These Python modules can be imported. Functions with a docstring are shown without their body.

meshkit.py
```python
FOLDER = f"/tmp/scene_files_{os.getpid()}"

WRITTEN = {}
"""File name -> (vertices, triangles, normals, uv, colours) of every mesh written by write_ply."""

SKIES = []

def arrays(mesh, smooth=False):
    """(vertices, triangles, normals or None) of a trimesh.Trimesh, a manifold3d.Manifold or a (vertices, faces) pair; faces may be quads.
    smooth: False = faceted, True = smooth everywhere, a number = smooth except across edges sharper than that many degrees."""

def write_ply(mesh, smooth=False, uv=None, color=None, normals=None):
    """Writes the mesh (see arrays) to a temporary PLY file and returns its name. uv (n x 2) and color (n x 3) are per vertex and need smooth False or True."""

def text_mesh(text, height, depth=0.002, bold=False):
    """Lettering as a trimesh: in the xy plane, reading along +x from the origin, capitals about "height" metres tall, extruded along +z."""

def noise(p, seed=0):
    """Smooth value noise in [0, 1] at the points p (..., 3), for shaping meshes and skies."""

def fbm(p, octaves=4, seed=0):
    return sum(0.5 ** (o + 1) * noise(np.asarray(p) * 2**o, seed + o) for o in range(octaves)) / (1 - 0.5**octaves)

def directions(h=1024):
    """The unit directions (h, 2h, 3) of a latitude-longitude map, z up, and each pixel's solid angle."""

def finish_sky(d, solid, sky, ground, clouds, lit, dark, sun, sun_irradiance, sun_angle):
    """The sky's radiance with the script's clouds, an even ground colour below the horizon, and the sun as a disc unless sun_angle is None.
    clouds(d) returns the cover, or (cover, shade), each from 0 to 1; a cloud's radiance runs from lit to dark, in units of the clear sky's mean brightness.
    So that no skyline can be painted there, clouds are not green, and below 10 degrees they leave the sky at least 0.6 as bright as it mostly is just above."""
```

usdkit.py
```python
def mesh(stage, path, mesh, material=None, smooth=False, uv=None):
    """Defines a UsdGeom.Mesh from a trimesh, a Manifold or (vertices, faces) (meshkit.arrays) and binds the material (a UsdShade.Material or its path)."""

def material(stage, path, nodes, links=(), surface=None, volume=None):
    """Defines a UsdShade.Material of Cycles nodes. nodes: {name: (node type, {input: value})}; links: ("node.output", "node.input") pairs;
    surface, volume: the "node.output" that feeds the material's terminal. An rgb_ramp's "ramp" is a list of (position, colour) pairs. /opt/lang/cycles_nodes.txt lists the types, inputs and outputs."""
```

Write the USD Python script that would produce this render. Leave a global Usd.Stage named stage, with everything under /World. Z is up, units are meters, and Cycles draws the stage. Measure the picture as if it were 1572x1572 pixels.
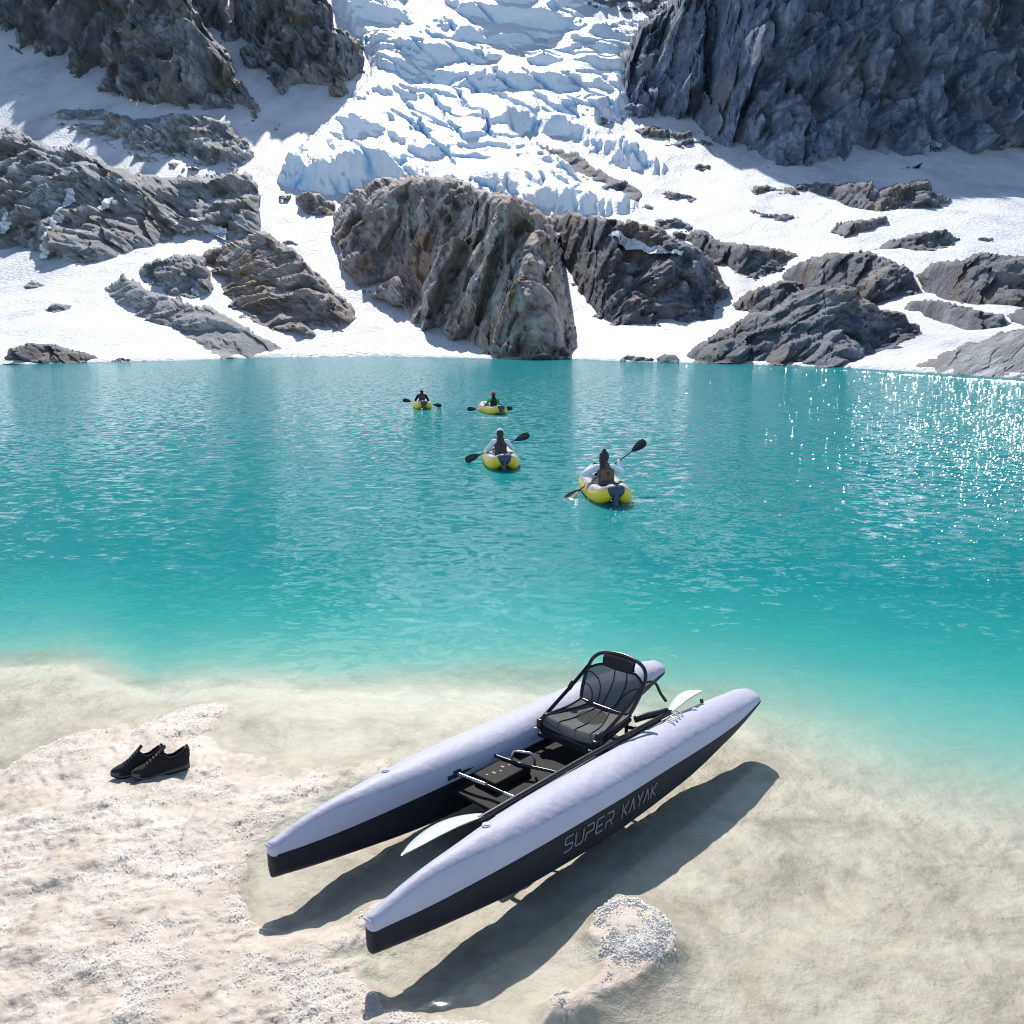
import math, random
import numpy as np, trimesh, manifold3d as m3, usdkit, meshkit
from PIL import Image, ImageDraw
from scipy import ndimage
from scipy.spatial import cKDTree, ConvexHull
from scipy.interpolate import PchipInterpolator as Pchip
from pxr import Usd, UsdGeom, UsdLux, UsdShade, Gf, Sdf, Vt

# ------------------------------------------------------------------ camera, sky, sun
F, C, H = 1300.0, 786.0, 2.8            # focal length and centre in photograph pixels, eye height in metres
PITCH = math.atan((C - 525) / F)
SUN_EL, SUN_AZ = math.radians(47), math.radians(-7)
SUN_I, SKY_S, EXPOSURE = 1.25, 0.125, 0.20
stage = Usd.Stage.CreateInMemory()
UsdGeom.SetStageUpAxis(stage, UsdGeom.Tokens.z)
UsdGeom.SetStageMetersPerUnit(stage, 1.0)
UsdGeom.Xform.Define(stage, '/World')
cam = UsdGeom.Camera.Define(stage, '/World/camera')
cam.AddTranslateOp().Set(Gf.Vec3d(0, 0, H)); cam.AddRotateXOp().Set(90 - math.degrees(PITCH))
cam.CreateHorizontalApertureAttr(36.0); cam.CreateVerticalApertureAttr(36.0)
cam.CreateFocalLengthAttr(36.0 * F / (2 * C)); cam.CreateClippingRangeAttr(Gf.Vec2f(0.05, 5000))
cam.CreateExposureAttr(EXPOSURE)
M = usdkit.material
M(stage, '/World/Looks/sky_light', {
    's': ('sky_texture', {'sky_type': 'single_scattering', 'sun_disc': False, 'sun_elevation': SUN_EL, 'sun_rotation': SUN_AZ, 'altitude': 900.0, 'air_density': 1.0, 'aerosol_density': 1.0}),
    'b': ('background_shader', {'strength': SKY_S})}, [('s.color', 'b.color')], surface='b.background')
sky = UsdLux.DomeLight.Define(stage, '/World/sky')
UsdShade.MaterialBindingAPI.Apply(sky.GetPrim()).Bind(UsdShade.Material.Get(stage, '/World/Looks/sky_light'))
sky.GetPrim().SetCustomDataByKey('kind', 'structure')
sun = UsdLux.DistantLight.Define(stage, '/World/sun')
sun.AddRotateZOp().Set(-math.degrees(SUN_AZ)); sun.AddRotateXOp().Set(-(90 - math.degrees(SUN_EL)))
sun.CreateNormalizeAttr(True); sun.CreateIntensityAttr(SUN_I); sun.CreateAngleAttr(0.8); sun.CreateColorAttr(Gf.Vec3f(1.0, 0.955, 0.89))

# ------------------------------------------------------------------ helpers
def ray(u, v):
    u, v = np.asarray(u, float), np.asarray(v, float)
    a, b = (u - C) / F, -(v - C) / F
    u, v = np.broadcast_arrays(a, b)
    return np.stack([u, math.cos(PITCH) + v * math.sin(PITCH), -math.sin(PITCH) + v * math.cos(PITCH)], -1)
EYE = np.array([0, 0, H])
def atz(u, v, z=0.0):
    r = ray(u, v); return EYE + r * ((z - H) / r[..., 2])[..., None]
def aty(u, v, y):
    r = ray(u, v); return EYE + r * (np.asarray(y) / r[..., 1])[..., None]
def pix(p):
    d = np.asarray(p, float) - EYE
    z = d[..., 1] * math.cos(PITCH) - d[..., 2] * math.sin(PITCH); y = d[..., 1] * math.sin(PITCH) + d[..., 2] * math.cos(PITCH)
    return C + F * d[..., 0] / z, C - F * y / z
NAMES = {}
def path_for(parent, name):
    key = (parent, name); k = NAMES.get(key, 0); NAMES[key] = k + 1
    return f'{parent}/{name}' + (f'_{k:03d}' if k else '')
def say(prim, **kw):
    for k, v in kw.items():
        if v: prim.SetCustomDataByKey({'cat': 'category'}.get(k, k), v)
ORIGIN = {}
def thing(name, label, cat, loc=(0, 0, 0), rotz=0.0, group=None):
    p = path_for('/World', name); x = UsdGeom.Xform.Define(stage, p)
    x.AddTranslateOp().Set(Gf.Vec3d(*map(float, loc))); x.AddRotateZOp().Set(math.degrees(rotz))
    ORIGIN[p] = (np.array(loc, float), rotz)
    say(x.GetPrim(), label=label, cat=cat, group=group); return p
def to_local(parent, v):
    o, r = ORIGIN[parent]; d = np.asarray(v, float) - o; c, s = math.cos(-r), math.sin(-r)
    return np.stack([c * d[..., 0] - s * d[..., 1], s * d[..., 0] + c * d[..., 1], d[..., 2]], -1)
def obj(name, mesh, mat, parent='/World', smooth=30, world=False, attrs=None, **kw):
    p = path_for(parent, name)
    if parent in ORIGIN and world:
        v, f, _ = meshkit.arrays(mesh); mesh = (to_local(parent, v), f)
    if parent == '/World':
        v, f, _ = meshkit.arrays(mesh); base = np.array([(v[:, 0].min() + v[:, 0].max()) / 2, (v[:, 1].min() + v[:, 1].max()) / 2, v[:, 2].min()])
        mesh = (v - base, f)
    g = usdkit.mesh(stage, p, mesh, '/World/Looks/' + mat, smooth=smooth)
    if parent == '/World': UsdGeom.Xformable(g).AddTranslateOp().Set(Gf.Vec3d(*base))
    for k, a in (attrs or {}).items():
        UsdGeom.PrimvarsAPI(g).CreatePrimvar(k, Sdf.ValueTypeNames.FloatArray, 'vertex').Set(Vt.FloatArray.FromNumpy(np.asarray(a, np.float32)))
    if parent in ORIGIN: ORIGIN[p] = ORIGIN[parent]
    say(g.GetPrim(), **kw); return p
def group_x(name, parent):                       # a holder for a part that has sub-parts
    p = path_for(parent, name); UsdGeom.Xform.Define(stage, p); ORIGIN[p] = ORIGIN[parent]; return p
def cat_mesh(ms): return trimesh.util.concatenate([m if isinstance(m, trimesh.Trimesh) else trimesh.Trimesh(*meshkit.arrays(m)[:2], process=False) for m in ms])
def tube(pts, r, n=10, caps=True, flat=1.0, up=(0, 0, 1)):
    pts = np.asarray(pts, float); k = len(pts); r = np.broadcast_to(np.asarray(r, float), (k,))
    t = np.gradient(pts, axis=0); t /= np.linalg.norm(t, axis=1, keepdims=True) + 1e-12
    ref = np.array(up, float); vs = []
    for i in range(k):
        a = np.cross(t[i], ref)
        if np.linalg.norm(a) < 1e-3: a = np.cross(t[i], [1, 0, 0.01])
        a /= np.linalg.norm(a); b = np.cross(a, t[i])
        ang = np.linspace(0, 2 * np.pi, n, endpoint=False)
        vs.append(pts[i] + r[i] * (np.outer(np.cos(ang), a) + flat * np.outer(np.sin(ang), b)))
    v = np.vstack(vs); f = []
    for i in range(k - 1):
        for j in range(n):
            a, b = i * n + j, i * n + (j + 1) % n; f += [[a, b, b + n], [a, b + n, a + n]]
    if caps:
        v = np.vstack([v, pts[0], pts[-1]]); q = len(v)
        for j in range(n):
            f.append([(j + 1) % n, j, q - 2]); f.append([(k - 1) * n + j, (k - 1) * n + (j + 1) % n, q - 1])
    return trimesh.Trimesh(v, np.array(f), process=False)
def curve(pts, n=24):
    pts = np.asarray(pts, float); t = np.r_[0, np.cumsum(np.linalg.norm(np.diff(pts, axis=0), axis=1))]
    return Pchip(t, pts)(np.linspace(0, t[-1], n))
def grid_faces(nr, nc, keep=None):
    i = np.arange(nr * nc).reshape(nr, nc)
    q = np.stack([i[:-1, :-1], i[:-1, 1:], i[1:, 1:], i[1:, :-1]], -1).reshape(-1, 4)
    if keep is not None: q = q[keep.ravel()[q].all(1)]
    return np.vstack([q[:, [0, 1, 2]], q[:, [0, 2, 3]]])
def loft(rows, close=False):
    rows = np.asarray(rows, float); nr, nc = rows.shape[:2]
    if close: rows = np.concatenate([rows, rows[:, :1]], 1); nc += 1
    return trimesh.Trimesh(rows.reshape(-1, 3), grid_faces(nr, nc), process=False)
def rbox(x, y, z, r=0.01, n=8):
    s = m3.Manifold.sphere(r, n); c = [s.translate((a * (x / 2 - r), b * (y / 2 - r), d * (z / 2 - r))) for a in (-1, 1) for b in (-1, 1) for d in (-1, 1)]
    return m3.Manifold.batch_hull(c)
def tm(mesh): return mesh if isinstance(mesh, trimesh.Trimesh) else trimesh.Trimesh(*meshkit.arrays(mesh)[:2], process=False)
fbm = meshkit.fbm
def nz(p, scale, oct=4, seed=0): return fbm(np.asarray(p) / scale, oct, seed) * 2 - 1
def facet(p, size, seed, frame=None):
    """Broken-rock relief: every cell of a jittered lattice is a tilted plane with its own offset."""
    q = np.asarray(p, float) @ (np.eye(3) if frame is None else frame) / size
    cells = np.unique(np.floor(q).astype(int), axis=0)
    nb = np.array([(a, b, c) for a in (-1, 0, 1) for b in (-1, 0, 1) for c in (-1, 0, 1)])
    cells = np.unique((cells[:, None] + nb[None]).reshape(-1, 3), axis=0)
    h = lambda k: meshkit.noise(cells * 1.0 + 1e-9, seed * 31 + k)
    pts = cells + 0.5 + 0.85 * (np.stack([h(1), h(2), h(3)], 1) - 0.5)
    g = 2 * np.stack([h(4), h(5), h(6)], 1) - 1; o = h(7) - 0.5
    dd_, ii = cKDTree(pts).query(q, k=2)
    val = lambda i: o[i] * 0.9 + ((q - pts[i]) * g[i]).sum(1) * 1.2
    w_ = np.clip((dd_[:, 1] - dd_[:, 0]) / 0.16, 0, 1); a, b = val(ii[:, 0]), val(ii[:, 1])
    return a * (0.5 + 0.5 * w_) + b * (0.5 - 0.5 * w_) - 0.34 * (1 - w_) ** 1.5

# ------------------------------------------------------------------ materials
L = '/World/Looks/'
def plain(name, col, rough=0.5, spec=0.5, bump=None, vary=0.0, scale=8.0, metal=0.0, **kw):
    nodes = {'p': ('principled_bsdf', {'base_color': col, 'roughness': rough, 'specular_ior_level': spec, 'metallic': metal, **kw}), 'g': ('geometry', {})}; links = []
    if vary:
        nodes['n'] = ('noise_texture', {'scale': scale, 'detail': 5.0, 'roughness': 0.6})
        nodes['r'] = ('rgb_ramp', {'ramp': [(0.25, tuple(c * (1 - vary) for c in col)), (0.75, tuple(min(1, c * (1 + vary)) for c in col))]})
        links += [('g.position', 'n.vector'), ('n.fac', 'r.fac'), ('r.color', 'p.base_color')]
    if bump:
        nodes['bn'] = ('noise_texture', {'scale': bump[0], 'detail': 4.0}); nodes['b'] = ('bump', {'strength': bump[1], 'distance': bump[2]})
        links += [('g.position', 'bn.vector'), ('bn.fac', 'b.height'), ('b.normal', 'p.normal')]
    M(stage, L + name, nodes, links, surface='p.BSDF')
def rock_mat(name, dark, mid, light, warm, size=1.0, streak=0.5, snowy=None):
    n = {'g': ('geometry', {}), 'p': ('principled_bsdf', {'roughness': 0.75, 'specular_ior_level': 0.3}),
         'n1': ('noise_texture', {'scale': 0.16 / size, 'detail': 9.0, 'roughness': 0.62}), 'r1': ('rgb_ramp', {'ramp': [(0.3, dark), (0.5, mid), (0.68, light)]}),
         'm': ('mapping', {'mapping_type': 'point', 'scale': (0.5 / size, 0.5 / size, (0.05 if streak > 0.6 else 0.20) / size)}), 'n2': ('noise_texture', {'scale': 1.0, 'detail': 6.0, 'roughness': 0.65}),
         'r2': ('rgb_ramp', {'ramp': [(0.40, (0, 0, 0)), (0.64, (1, 1, 1))]}), 'sf': ('math', {'math_type': 'multiply', 'value2': streak}),
         'x': ('mix_color', {'blend_type': 'multiply', 'b': (0.42, 0.40, 0.40)}),
         'n3': ('noise_texture', {'scale': 0.07 / size, 'detail': 6.0}), 'r3': ('rgb_ramp', {'ramp': [(0.5, (0, 0, 0)), (0.66, (0.8, 0.8, 0.8))]}), 'y': ('mix_color', {'blend_type': 'mix', 'b': warm}),
         'bn': ('noise_texture', {'scale': 1.1 / size, 'detail': 8.0, 'roughness': 0.7}), 'bv': ('voronoi_texture', {'feature': 'distance_to_edge', 'scale': 0.55 / size}),
         'bc': ('rgb_ramp', {'ramp': [(0.0, (0, 0, 0)), (0.08, (1, 1, 1))]}), 'bs': ('math', {'math_type': 'multiply_add', 'value2': 0.10}),
         'b': ('bump', {'strength': 1.0, 'distance': 0.9 * size})}
    l = [('g.position', 'n1.vector'), ('n1.fac', 'r1.fac'), ('g.position', 'm.vector'), ('m.vector', 'n2.vector'), ('n2.fac', 'r2.fac'), ('r2.color', 'sf.value1'), ('sf.value', 'x.fac'), ('r1.color', 'x.a'),
         ('g.position', 'n3.vector'), ('n3.fac', 'r3.fac'), ('r3.color', 'y.fac'), ('x.result', 'y.a'), ('g.position', 'bn.vector'), ('g.position', 'bv.vector'), ('bv.distance', 'bc.fac'), ('bc.color', 'bs.value1'), ('bn.fac', 'bs.value3'),
         ('bs.value', 'b.height'), ('b.normal', 'p.normal')]
    last = 'y.result'
    if snowy:                                     # snow lying on the flattest ledges
        n |= {'sx': ('separate_xyz', {}), 'ns': ('noise_texture', {'scale': 0.25, 'detail': 5.0}), 'ad': ('math', {'math_type': 'multiply_add', 'value2': 0.35}), 'rs': ('rgb_ramp', {'ramp': [(snowy, (0, 0, 0)), (snowy + 0.03, (1, 1, 1))]}), 'z': ('mix_color', {'b': (0.84, 0.87, 0.92)})}
        l += [('g.normal', 'sx.vector'), ('g.position', 'ns.vector'), ('ns.fac', 'ad.value1'), ('sx.z', 'ad.value3'), ('ad.value', 'rs.fac'), ('rs.color', 'z.fac'), (last, 'z.a')]; last = 'z.result'
    M(stage, L + name, n, l + [(last, 'p.base_color')], surface='p.BSDF')
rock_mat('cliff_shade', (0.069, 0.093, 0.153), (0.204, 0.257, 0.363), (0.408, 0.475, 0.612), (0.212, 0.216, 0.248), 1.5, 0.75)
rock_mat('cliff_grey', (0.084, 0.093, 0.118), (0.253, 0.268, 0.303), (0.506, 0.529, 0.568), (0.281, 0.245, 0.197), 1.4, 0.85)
rock_mat('rock_grey', (0.146, 0.154, 0.174), (0.370, 0.386, 0.415), (0.651, 0.672, 0.711), (0.304, 0.268, 0.237), 0.9, 0.5)
rock_mat('rock_tan', (0.156, 0.142, 0.139), (0.380, 0.343, 0.331), (0.647, 0.596, 0.580), (0.368, 0.248, 0.178), 0.9, 0.3)
rock_mat('rock_dark', (0.061, 0.072, 0.100), (0.184, 0.202, 0.245), (0.393, 0.411, 0.454), (0.245, 0.195, 0.158), 0.8, 0.5)
rock_mat('slab_pale', (0.223, 0.222, 0.229), (0.391, 0.394, 0.409), (0.502, 0.502, 0.523), (0.335, 0.295, 0.273), 0.8, 0.35)
# snow: white with faint grey dirt
M(stage, L + 'snow', {'g': ('geometry', {}), 'p': ('principled_bsdf', {'roughness': 0.55, 'specular_ior_level': 0.25}),
    'n': ('noise_texture', {'scale': 0.06, 'detail': 8.0, 'roughness': 0.65}), 'r': ('rgb_ramp', {'ramp': [(0.38, (0.82, 0.84, 0.87)), (0.52, (0.71, 0.74, 0.78)), (0.63, (0.55, 0.575, 0.61)), (0.74, (0.40, 0.415, 0.44))]}),
    'n2': ('noise_texture', {'scale': 1.1, 'detail': 6.0, 'roughness': 0.6}), 'b': ('bump', {'strength': 0.8, 'distance': 0.9}), 'mp': ('mapping', {'mapping_type': 'point', 'scale': (1.0, 0.35, 0.6), 'rotation': (0.0, 0.0, 0.5)})},
  [('g.position', 'mp.vector'), ('mp.vector', 'n.vector'), ('n.fac', 'r.fac'), ('r.color', 'p.base_color'), ('g.position', 'n2.vector'), ('n2.fac', 'b.height'), ('b.normal', 'p.normal')], surface='p.BSDF')
# glacier ice: snow-crusted crests, clean blue ice in the crevasses (attribute fresh = crusted)
M(stage, L + 'glacier_ice', {'g': ('geometry', {}), 'p': ('principled_bsdf', {'roughness': 0.4, 'specular_ior_level': 0.4}), 'a': ('attribute', {'attribute': 'fresh'}),
    'n': ('noise_texture', {'scale': 0.22, 'detail': 8.0, 'roughness': 0.65}), 'ad': ('math', {'math_type': 'multiply_add', 'value2': 0.36}), 'r': ('rgb_ramp', {'ramp': [(0.35, (0.16, 0.42, 0.70)), (0.58, (0.42, 0.63, 0.83)), (0.78, (0.66, 0.78, 0.90)), (1.0, (0.86, 0.89, 0.93))]}),
    'm': ('mapping', {'mapping_type': 'point', 'scale': (0.25, 0.25, 1.6)}), 'n3': ('noise_texture', {'scale': 1.0, 'detail': 5.0}), 'n2': ('noise_texture', {'scale': 0.7, 'detail': 8.0, 'roughness': 0.7}), 'hs': ('math', {'math_type': 'multiply_add', 'value2': 0.5}), 'b': ('bump', {'strength': 0.8, 'distance': 0.9})},
  [('g.position', 'n.vector'), ('n.fac', 'ad.value1'), ('a.fac', 'ad.value3'), ('ad.value', 'r.fac'), ('r.color', 'p.base_color'), ('g.position', 'm.vector'), ('m.vector', 'n3.vector'), ('g.position', 'n2.vector'), ('n3.fac', 'hs.value1'), ('n2.fac', 'hs.value3'), ('hs.value', 'b.height'), ('b.normal', 'p.normal')], surface='p.BSDF')
# lake water: clear in the shallows, milky turquoise with depth (attribute murk), mirror gloss by fresnel over ripples
M(stage, L + 'lake_water', {'g': ('geometry', {}), 'a': ('attribute', {'attribute': 'murk'}), 'w': ('attribute', {'attribute': 'wind'}),
    'col': ('rgb_ramp', {'ramp': [(0.0, (0.50, 0.74, 0.64)), (0.5, (0.21, 0.66, 0.59)), (0.85, (0.05, 0.47, 0.455)), (1.0, (0.015, 0.33, 0.36))]}),
    'nc': ('noise_texture', {'scale': 0.35, 'detail': 4.0}), 'cr': ('rgb_ramp', {'ramp': [(0.3, (0.86, 0.90, 0.92)), (0.7, (1.0, 1.0, 1.0))]}), 'cm': ('mix_color', {'blend_type': 'multiply', 'fac': 1.0}),
    'd1': ('diffuse_bsdf', {}), 'd2': ('translucent_bsdf', {}), 'd': ('mix_closure', {'fac': 0.38}), 't': ('transparent_bsdf', {'color': (0.96, 0.986, 0.966)}), 'mx': ('mix_closure', {}),
    'm1': ('mapping', {'mapping_type': 'point', 'scale': (0.62, 1.0, 1.0)}), 'n1': ('noise_texture', {'scale': 5.0, 'detail': 3.0, 'roughness': 0.55, 'distortion': 0.4}),
    'n2': ('noise_texture', {'scale': 12.0, 'detail': 3.0, 'roughness': 0.6, 'distortion': 0.5}), 's1': ('vector_math', {'math_type': 'subtract', 'vector2': (0.5, 0.5, 0.5)}), 's2': ('vector_math', {'math_type': 'subtract', 'vector2': (0.5, 0.5, 0.5)}),
    'k1': ('vector_math', {'math_type': 'multiply', 'vector2': (0.46, 0.62, 0.0)}), 'k2': ('vector_math', {'math_type': 'multiply_add', 'vector2': (0.46, 0.60, 0.0)}), 'kw': ('vector_math', {'math_type': 'scale'}), 'gt': ('attribute', {'attribute': 'glint'}), 'n3': ('noise_texture', {'scale': 4.2, 'detail': 3.0, 'roughness': 0.65}), 's3': ('vector_math', {'math_type': 'subtract', 'vector2': (0.5, 0.5, 0.5)}), 'k3': ('vector_math', {'math_type': 'multiply', 'vector2': (2.3, 2.3, 0.0)}), 'kg': ('vector_math', {'math_type': 'scale'}), 'kk': ('vector_math', {'math_type': 'add'}), 'ku': ('vector_math', {'math_type': 'add', 'vector2': (0.0, 0.0, 1.0)}), 'b': ('vector_math', {'math_type': 'normalize'}), 'f': ('fresnel', {'IOR': 1.33}), 'fh': ('math', {'math_type': 'multiply', 'value2': 0.55}), 'gl': ('glossy_bsdf', {'color': (1, 1, 1), 'roughness': 0.06, 'distribution': 'ggx'}), 'out': ('mix_closure', {})},
  [('a.fac', 'col.fac'), ('g.position', 'nc.vector'), ('nc.fac', 'cr.fac'), ('col.color', 'cm.a'), ('cr.color', 'cm.b'), ('cm.result', 'd1.color'), ('cm.result', 'd2.color'), ('d1.BSDF', 'd.closure1'), ('d2.BSDF', 'd.closure2'), ('a.fac', 'mx.fac'), ('t.BSDF', 'mx.closure1'), ('d.closure', 'mx.closure2'),
   ('g.position', 'm1.vector'), ('m1.vector', 'n1.vector'), ('m1.vector', 'n2.vector'), ('n1.color', 's1.vector1'), ('n2.color', 's2.vector1'), ('s1.vector', 'k1.vector1'), ('s2.vector', 'k2.vector1'), ('k1.vector', 'k2.vector3'), ('k2.vector', 'kw.vector1'), ('w.fac', 'kw.scale'), ('g.position', 'n3.vector'), ('n3.color', 's3.vector1'), ('s3.vector', 'k3.vector1'), ('k3.vector', 'kg.vector1'), ('gt.fac', 'kg.scale'), ('kw.vector', 'kk.vector1'), ('kg.vector', 'kk.vector2'), ('kk.vector', 'ku.vector1'), ('ku.vector', 'b.vector1'),
   ('b.vector', 'f.normal'), ('b.vector', 'gl.normal'), ('b.vector', 'd1.normal'), ('f.fac', 'fh.value1'), ('fh.value', 'out.fac'), ('mx.closure', 'out.closure1'), ('gl.BSDF', 'out.closure2')], surface='out.closure')
# lake bed: beige silt, brown and grey mottling; salt crust where dry (attribute dry)
M(stage, L + 'lake_bed', {'g': ('geometry', {}), 'a': ('attribute', {'attribute': 'dry'}), 'p': ('principled_bsdf', {'roughness': 0.42, 'specular_ior_level': 0.45}),
    'n1': ('noise_texture', {'scale': 2.4, 'detail': 9.0, 'roughness': 0.68, 'distortion': 0.35}), 'r1': ('rgb_ramp', {'ramp': [(0.30, (0.24, 0.19, 0.15)), (0.43, (0.41, 0.34, 0.275)), (0.55, (0.53, 0.455, 0.38)), (0.70, (0.62, 0.55, 0.475))]}),
    'n2': ('noise_texture', {'scale': 3.2, 'detail': 10.0, 'roughness': 0.72, 'distortion': 0.3}), 'r2': ('rgb_ramp', {'ramp': [(0.3, (0.36, 0.285, 0.225)), (0.5, (0.50, 0.435, 0.365)), (0.66, (0.63, 0.565, 0.49))]}),
    'x': ('mix_color', {}), 'si': ('attribute', {'attribute': 'silt'}), 'sl': ('mix_color', {'b': (0.60, 0.59, 0.51)}), 'n3': ('noise_texture', {'scale': 45.0, 'detail': 6.0, 'roughness': 0.7}), 'n4': ('noise_texture', {'scale': 5.0, 'detail': 6.0, 'roughness': 0.65}), 'hs': ('math', {'math_type': 'multiply_add', 'value2': 0.25}), 'b': ('bump', {'strength': 0.55, 'distance': 0.05})},
  [('g.position', 'n1.vector'), ('n1.fac', 'r1.fac'), ('g.position', 'n2.vector'), ('n2.fac', 'r2.fac'), ('a.fac', 'x.fac'), ('si.fac', 'sl.fac'), ('r1.color', 'sl.a'), ('sl.result', 'x.a'), ('r2.color', 'x.b'), ('x.result', 'p.base_color'), ('g.position', 'n3.vector'), ('g.position', 'n4.vector'), ('n3.fac', 'hs.value1'), ('n4.fac', 'hs.value3'), ('hs.value', 'b.height'), ('b.normal', 'p.normal')], surface='p.BSDF')
plain('salt', (0.80, 0.735, 0.665), 0.42, 0.35, vary=0.08, scale=4.0, subsurface_weight=0.9, subsurface_scale=0.02, subsurface_radius=(1.0, 0.85, 0.75))
plain('salt_white', (0.86, 0.77, 0.71), 0.55, 0.2, vary=0.08, scale=4.0, subsurface_weight=0.9, subsurface_scale=0.02, subsurface_radius=(1.0, 0.85, 0.75))
plain('foam_white', (0.85, 0.9, 0.9), 0.5, 0.5)
plain('lavender', (0.41, 0.415, 0.515), 0.55, 0.32, bump=(16.0, 0.3, 0.02), vary=0.05, scale=2.5)
plain('hull_black', (0.010, 0.011, 0.017), 0.55, 0.28, bump=(14.0, 0.3, 0.02), vary=0.25, scale=6)
plain('lettering', (0.15, 0.155, 0.175), 0.55)
plain('black_metal', (0.012, 0.012, 0.013), 0.3, 0.5)
plain('silver_metal', (0.62, 0.62, 0.62), 0.25, 0.5, metal=1.0)
plain('black_fabric', (0.014, 0.014, 0.016), 0.8, 0.3, bump=(60, 0.4, 0.01))
plain('seat_mesh', (0.085, 0.088, 0.094), 0.75, 0.3, bump=(120, 0.5, 0.008), vary=0.2, scale=12)
M(stage, L + 'seat_net', {'d': ('principled_bsdf', {'base_color': (0.085, 0.088, 0.095), 'roughness': 0.7}), 't': ('transparent_bsdf', {}), 'x': ('mix_closure', {'fac': 0.10})}, [('d.BSDF', 'x.closure1'), ('t.BSDF', 'x.closure2')], surface='x.closure')
plain('blade_white', (0.74, 0.80, 0.76), 0.35, 0.5, vary=0.04, scale=5)
plain('shoe_black', (0.006, 0.0055, 0.0055), 0.75, 0.3, bump=(140, 0.4, 0.005))
plain('shoe_grey', (0.06, 0.057, 0.058), 0.6, 0.4)
plain('shoe_gloss', (0.03, 0.03, 0.03), 0.3, 0.5)
plain('raft_yellow', (0.84, 0.56, 0.02), 0.45, 0.5, vary=0.05, scale=5)
plain('raft_grey', (0.27, 0.265, 0.28), 0.55, 0.4, vary=0.6, scale=9)
plain('raft_navy', (0.035, 0.055, 0.10), 0.5, 0.5)
plain('raft_floor', (0.05, 0.06, 0.075), 0.7, 0.3)
plain('skin', (0.55, 0.33, 0.23), 0.5, 0.4)
plain('skin_tan', (0.42, 0.25, 0.17), 0.5, 0.4)
plain('hair_dark', (0.022, 0.013, 0.010), 0.5, 0.5)
for nm, c in dict(cloth_paleblue=(0.60, 0.74, 0.80), cloth_brown=(0.15, 0.095, 0.07), cloth_black=(0.014, 0.015, 0.02), cloth_green=(0.05, 0.38, 0.10), cloth_red=(0.55, 0.03, 0.05), cloth_white=(0.78, 0.78, 0.80), cloth_beige=(0.62, 0.52, 0.40), cloth_maroon=(0.07, 0.045, 0.05), cloth_charcoal=(0.04, 0.045, 0.055)).items(): plain(nm, c, 0.8, 0.3)

VSH = np.array([(-420, 566), (0, 560), (150, 556), (300, 553), (430, 548), (560, 547), (700, 549), (800, 552), (880, 551), (950, 555), (1060, 557), (1290, 564), (1400, 571), (1572, 582), (1950, 606)], float)
vsh = lambda u: np.interp(u, VSH[:, 0], VSH[:, 1])
vsh_ = vsh
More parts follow.
